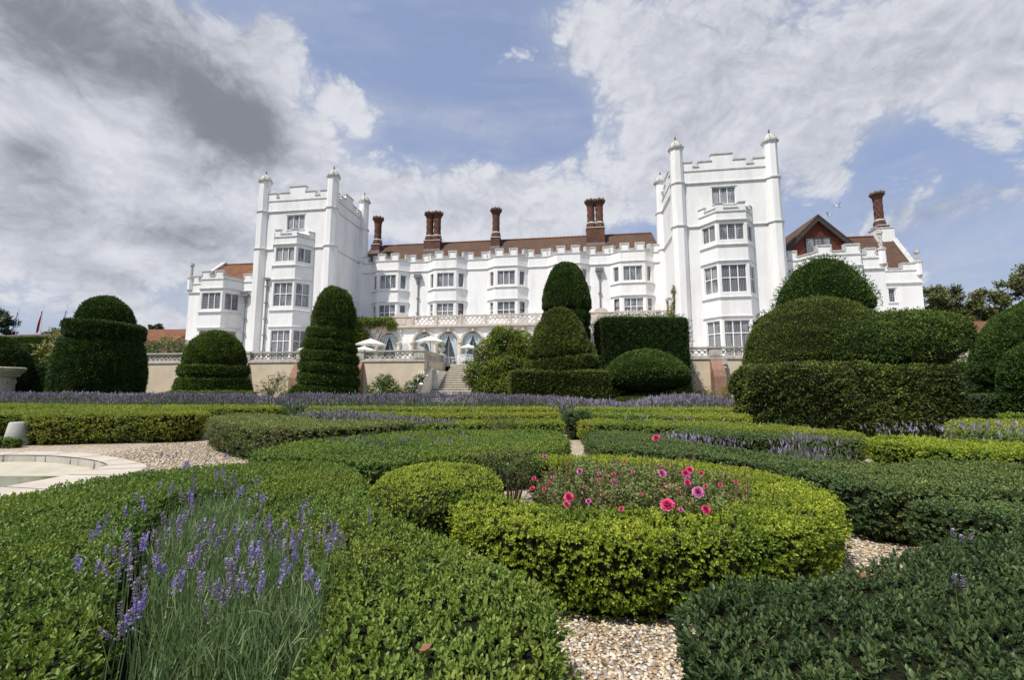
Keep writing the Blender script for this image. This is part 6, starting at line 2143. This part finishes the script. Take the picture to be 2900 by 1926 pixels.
topiary('yew_block', 'big leafy yew block nearest on the right, topped by bulging domes', [rbox(6.15, 10.95, 10.4, 12.3, 0, 1.74, .36, .16)], 2400, mat=YEWO, seed=48, amp=.15, wild=.6, k=4, tint=.24, clumpy=.36, L=.085, Wd=.042)
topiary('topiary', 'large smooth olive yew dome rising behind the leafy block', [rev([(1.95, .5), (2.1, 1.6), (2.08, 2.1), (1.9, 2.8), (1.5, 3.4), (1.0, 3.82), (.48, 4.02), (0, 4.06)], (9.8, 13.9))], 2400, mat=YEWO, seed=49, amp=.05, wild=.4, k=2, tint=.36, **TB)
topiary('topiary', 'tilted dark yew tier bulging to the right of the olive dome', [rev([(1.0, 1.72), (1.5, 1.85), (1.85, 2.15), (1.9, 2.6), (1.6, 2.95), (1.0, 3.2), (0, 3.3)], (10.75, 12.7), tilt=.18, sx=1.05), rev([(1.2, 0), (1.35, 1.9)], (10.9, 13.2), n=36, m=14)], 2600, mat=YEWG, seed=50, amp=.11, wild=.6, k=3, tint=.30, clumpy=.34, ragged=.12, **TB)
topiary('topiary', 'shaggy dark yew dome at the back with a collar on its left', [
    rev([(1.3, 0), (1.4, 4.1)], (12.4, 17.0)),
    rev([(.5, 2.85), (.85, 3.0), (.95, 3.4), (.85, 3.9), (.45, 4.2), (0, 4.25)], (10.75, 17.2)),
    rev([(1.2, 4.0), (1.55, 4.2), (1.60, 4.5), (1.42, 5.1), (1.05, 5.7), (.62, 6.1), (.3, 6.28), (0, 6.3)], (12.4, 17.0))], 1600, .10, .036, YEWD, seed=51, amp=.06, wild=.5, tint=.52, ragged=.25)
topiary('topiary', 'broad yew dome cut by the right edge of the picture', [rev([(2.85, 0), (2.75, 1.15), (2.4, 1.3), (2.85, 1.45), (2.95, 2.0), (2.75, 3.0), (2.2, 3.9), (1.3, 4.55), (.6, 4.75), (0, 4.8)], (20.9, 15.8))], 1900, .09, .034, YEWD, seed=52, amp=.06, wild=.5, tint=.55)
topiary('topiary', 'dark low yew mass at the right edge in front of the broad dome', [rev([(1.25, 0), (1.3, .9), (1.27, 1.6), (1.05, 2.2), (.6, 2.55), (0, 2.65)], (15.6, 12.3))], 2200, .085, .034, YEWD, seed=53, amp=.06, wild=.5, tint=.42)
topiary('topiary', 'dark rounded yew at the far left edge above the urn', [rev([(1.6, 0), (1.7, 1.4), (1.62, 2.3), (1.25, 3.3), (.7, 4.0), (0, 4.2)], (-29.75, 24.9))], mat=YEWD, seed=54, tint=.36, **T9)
topiary('clipped_hedge', 'black-green clipped hedge block between the urn and the drum topiary', [rbox(-29.0, -24.6, 25.6, 27.0, 0, 2.45, .15)], mat=YEWD, seed=55, tint=.30, cat='hedge', **T9)
topiary('clipped_hedge', 'stepped clipped hedge behind the far left yew, catching the light on top', [rbox(-44, -34.2, 32, 34, 0, 5.0, .2), rbox(-40, -33.0, 30.4, 32, 0, 4.3, .2)], mat=YEWG, seed=56, tint=.5, cat='hedge', dens=700, L=.12, Wd=.05)
topiary('clipped_hedge', 'dark yew hedge running behind the right hand domes to the picture edge', [rbox(15.5, 30, 22.6, 23.8, 0, 2.5, .2)], mat=YEWD, seed=59, tint=.42, cat='hedge', dens=900, L=.11, Wd=.045)
topiary('topiary', 'small olive yew mound left of the drum topiary', [rev([(1.7, 0), (1.8, 1.6), (1.5, 2.4), (.9, 2.95), (0, 3.15)], (-30.2, 29.2))], mat=YEWG, seed=57, tint=.45, **T9)
topiary('topiary', 'tall wind-tilted yew standing behind the viewpoint, shading the corner hedge', [
    rev([(1.15, 2.4), (1.35, 3.2), (1.3, 4.0), (1.0, 4.8), (.5, 5.3), (0, 5.4)], (1.15, -.95)), rev([(.22, 0), (.2, 2.5)], (1.15, -1.5), n=12)], 700, .085, .034, YEWD, seed=58) if False else None

# ------------------------------------------------------------------ shrubs and climbers
def shrub(name, label, blobs, n, L, Wd, mat, seed, cat='shrub', stem=True, loc=None, k=5, fill=.4, tint=.5, droop=0.0, tubes=None):
    q = np.random.default_rng(seed)
    loc = loc or (blobs[0][0], blobs[0][1], 0)
    o = empty(name, label, cat, loc)
    bl = [(b[0] - loc[0], b[1] - loc[1], b[2], *b[3:]) for b in blobs]
    f = Fol(); leafy(f, bl, n, L, Wd, q, tint, 'dia', k, fill, droop)
    f.build('foliage', [mat], None, o)
    if stem:
        s = MB()
        for b in bl:
            for i in range(3):
                x, y = q.normal(0, .12), q.normal(0, .08)
                s.tube([(x + b[0] * .3, y + b[1] * .3, 0), (b[0] * .7 + x, b[1] * .7, b[2] * .6), (b[0] + q.normal(0, b[3] * .3), b[1], b[2] + b[5] * .1)], .03, .012, 5)
        if tubes:
            for t in tubes: s.tube([(x - loc[0], y - loc[1], z) for x, y, z in t], .05, .03, 6)
        s.build('stem', BARK, o)
    return o


shrub('shrub', 'glossy round-leaved shrub against the cream wall beside the left buttress', [(-8.3, 27.2, .95, .75, .5, .75), (-7.6, 27.2, 1.15, .6, .5, .75), (-8.0, 27.3, 1.7, .55, .4, .45), (-7.1, 27.2, .8, .5, .4, .5)], 3600, .13, .075, SHRUB, 61)
shrub('shrub', 'smaller glossy shrub between the wall and the stair pedestal', [(-6.3, 27.0, 1.1, .42, .35, .55), (-5.75, 26.9, 1.75, .38, .3, .25), (-6.1, 27.0, .7, .35, .3, .4)], 1500, .12, .07, SHRUB, 62)
shrub('shrub', 'loose arching shrub right of the stepped dome topiary', [(-15.2, 27.2, 1.0, .8, .5, .9), (-14.6, 27.2, 1.7, .7, .4, .6), (-14.2, 27.2, .8, .6, .4, .6)], 2000, .12, .05, MAGN, 63, fill=.9)
shrub('shrub', 'pale feathery shrub at the wall between drum and stepped dome', [(-22.3, 29.5, .7, .7, .4, .7), (-22.0, 29.5, 1.3, .5, .4, .6)], 1500, .13, .03, MAGN, 64, fill=.8)
shrub('shrub', 'thin straggly shrub at the cream wall right of the mushroom topiary', [(10.6, 25.6, .7, .5, .3, .5), (11.0, 25.6, 1.0, .4, .3, .3)], 500, .11, .04, MAGN, 65, fill=1.0)
shrub('grass_clump', 'tuft of tall thin grass beside the right brick buttress', [(11.6, 25.6, .7, .55, .3, .6)], 500, .40, .012, LAVG, 66, 'grass', False, k=3, fill=1.0)
shrub('creeper', 'small creeper climbing the face of the right brick buttress', [(12.45, 25.4, .8, .28, .14, .6)], 420, .09, .06, WIST, 67, 'climber', True)
shrub('rhododendron', 'round dark green bush behind the balustrade left of the mansion', [(-29.2, 37, 4.2, 2.2, 1.2, 1.4), (-27.6, 37, 4.0, 1.6, 1.1, 1.2), (-31, 37, 4.1, 1.6, 1.1, 1.2)], 6000, .17, .09, SHRUB, 68, tint=.32)
shrub('magnolia', 'open yellow-leaved small tree behind the drum topiary', [(-28.6, 27.6, 4.4, 1.1, .9, .8), (-27.5, 27.6, 4.7, .9, .9, .7), (-29.2, 27.6, 3.5, 1.0, .9, .8), (-27.2, 27.6, 5.5, .8, .6, .5), (-28.0, 27.6, 3.0, 1.2, .9, .8)], 3400, .17, .085, MAGN, 69, 'tree', fill=1.0)
wb = [(u, v, z, a, b, c) for u, v, z, a, b, c in [(-2.2, 27.3, 2.0, .9, .8, .9), (-1.3, 27.4, 3.4, 1.1, .8, 1.0), (-.3, 27.4, 4.3, 1.0, .8, .75), (.6, 27.3, 3.9, .9, .8, .9), (.2, 27.2, 2.8, 1.1, .8, .9), (-.9, 26.9, 2.2, 1.1, .8, .9), (-1.6, 26.8, 1.1, .9, .7, .8), (-.3, 26.6, 1.2, 1.0, .7, .9), (.8, 26.8, 1.8, .8, .7, 1.1), (-.8, 27.4, 4.6, .6, .5, .5), (1.0, 27.0, 2.9, .6, .6, .7)]]
shrub('wisteria', 'large wisteria bush spilling over the right side of the stone steps', wb, 26000, .19, .08, WIST, 70, 'climber', fill=.45, droop=.5, tint=.42)
def wl(u, v): p = W(u, v); return (p.x, p.y)
def wbl(lst): return [(*wl(u, v), z, a, b, c) for u, v, z, a, b, c in lst]
shrub('wisteria', 'wisteria climbing along the balcony over the leftmost arch', wbl([(-21.6, 39.3, 7.1, 1.1, .5, .8), (-20.4, 39.3, 7.6, 1.0, .5, .55), (-19.2, 39.3, 7.5, 1.0, .5, .6), (-18.0, 39.35, 7.6, 1.0, .4, .5), (-17.3, 39.35, 7.2, .6, .4, .55), (-20.6, 39.3, 6.3, .9, .4, .8), (-20.2, 39.3, 5.0, .8, .4, 1.0), (-21.5, 39.3, 5.4, 1.0, .5, 1.2)]), 12000, .20, .09, WIST, 71, 'climber', fill=.5, droop=.4, tint=.45)
shrub('wisteria', 'wisteria growing up the left tower beside its lowest bay window', wbl([(-23.7, 36.3, 4.2, .7, .4, .8), (-23.3, 36.3, 5.4, .75, .4, .8), (-22.9, 36.3, 6.4, .6, .4, .6), (-23.9, 36.2, 3.5, .6, .4, .5)]), 5500, .19, .085, WIST, 72, 'climber', fill=.5, droop=.4, tint=.5)
shrub('creeper', 'bright green creeper on the inner corner of the right tower', wbl([(8.2, 37.4, 7.6, .35, .5, .7), (8.3, 36.6, 8.4, .3, .4, .7), (8.25, 36.4, 9.2, .25, .3, .5), (8.2, 37.0, 6.8, .4, .6, .6)]), 1500, .17, .08, WIST, 73, 'climber', fill=.5, tint=.6)
shrub('bush', 'dark laurel-like bush filling the gap between yew tier and right wing', [(17.2, 21, 3.2, 1.4, 1.0, 1.4), (18.6, 21, 3.7, 1.3, 1.0, 1.5), (20.0, 21, 3.2, 1.1, 1.0, 1.3), (18.0, 20.6, 1.8, 2.0, 1.0, 1.6), (20.2, 20.5, 1.6, 1.2, 1.0, 1.4), (21.8, 20.8, 1.3, 1.5, 1.0, 1.5), (23.4, 20.8, 1.2, 1.4, 1.0, 1.4)], 9500, .16, .08, SHRUB, 74, fill=.5, tint=.25)


# ------------------------------------------------------------------ trees
def tree(name, label, base, hgt, blobs, n, L, mat, seed, group=None):
    q = np.random.default_rng(seed)
    o = empty(name, label, 'tree', (base[0], base[1], 0), 0, group)
    s = MB()
    s.tube([(0, 0, 0), (q.normal(0, .2), 0, hgt * .3), (q.normal(0, .3), 0, hgt * .55)], hgt * .028, hgt * .016, 9)
    bl = [(b[0] - base[0], b[1] - base[1], *b[2:]) for b in blobs]
    for b in bl:
        s.tube([(0, 0, hgt * q.uniform(.25, .5)), (b[0] * .5 + q.normal(0, .3), b[1] * .5, (hgt * .45 + b[2]) / 2), (b[0], b[1], b[2])], hgt * .011, hgt * .004, 6)
    s.build('trunk', BARK, o)
    sub = []
    for b in bl:
        for i in range(9):
            d = q.normal(0, 1, 3); d /= np.linalg.norm(d)
            w = q.uniform(.28, .48)
            sub.append((b[0] + d[0] * b[3] * .72, b[1] + d[1] * b[4] * .72, b[2] + d[2] * b[5] * .72, b[3] * w, b[4] * w, b[5] * w))
    f = Fol(); leafy(f, sub, n, L, L * .6, q, .45, 'dia', 4, .8, .1)
    f.build('crown', [mat], None, o)
    return o


TG = 'trees beyond the mansion'
tree('tree', 'olive-brown broadleaf tree just right of the mansion wing', (60.5, 60), 16, [(58.6, 60, 13.6, 2.3, 2, 2.0), (61.2, 60, 13.9, 2.2, 2, 1.9), (63.4, 60, 12.2, 2.0, 2, 1.6), (60, 60, 10.6, 2.6, 2, 1.8), (63, 60, 9.6, 2.0, 2, 1.6)], 9000, .42, TREEF, 81, TG)
tree('tree', 'broad olive-brown tree reaching the right edge of the picture', (71, 60), 18, [(66.8, 60, 13.0, 2.6, 2, 2.2), (70, 60, 14.5, 2.8, 2, 2.3), (73.5, 60, 16.0, 3, 2, 2.6), (69, 60, 11, 3, 2, 2), (73, 60, 12, 3, 2, 2.4), (66, 60, 10.6, 2, 2, 1.6)], 11000, .42, TREEF, 82, TG)
tree('tree', 'dark tree at the far left edge beyond the flagpoles', (-73, 60), 13, [(-73.5, 60, 10.8, 2.6, 2, 1.9), (-71.2, 60, 9.8, 1.8, 2, 1.5), (-75.5, 60, 9.5, 2.4, 2, 2)], 6000, .42, TREED, 83, TG)
tree('tree', 'small tree top between the left and middle flagpoles', (-58.3, 58), 9, [(-61.5, 58, 8.3, 1.4, 1.2, .9), (-60, 58, 8.1, 1.2, 1, .7)], 1500, .34, TREEF, 84, TG)
tree('tree', 'low bushy tree under the right flagpole behind the yellow magnolia', (-56, 57), 11, [(-57.5, 57, 9.2, 2.0, 1.5, 1.4), (-55, 57, 9.6, 2.0, 1.5, 1.2), (-53, 57, 8.6, 1.8, 1.5, 1.2)], 4000, .36, TREEF, 85, TG)
tree('tree', 'sliver of garden tree peeping over the outbuilding roof ridge', (-46.5, 56), 9.2, [(-46.5, 56, 9.0, .9, .8, .55)], 700, .3, TREED, 86, TG)
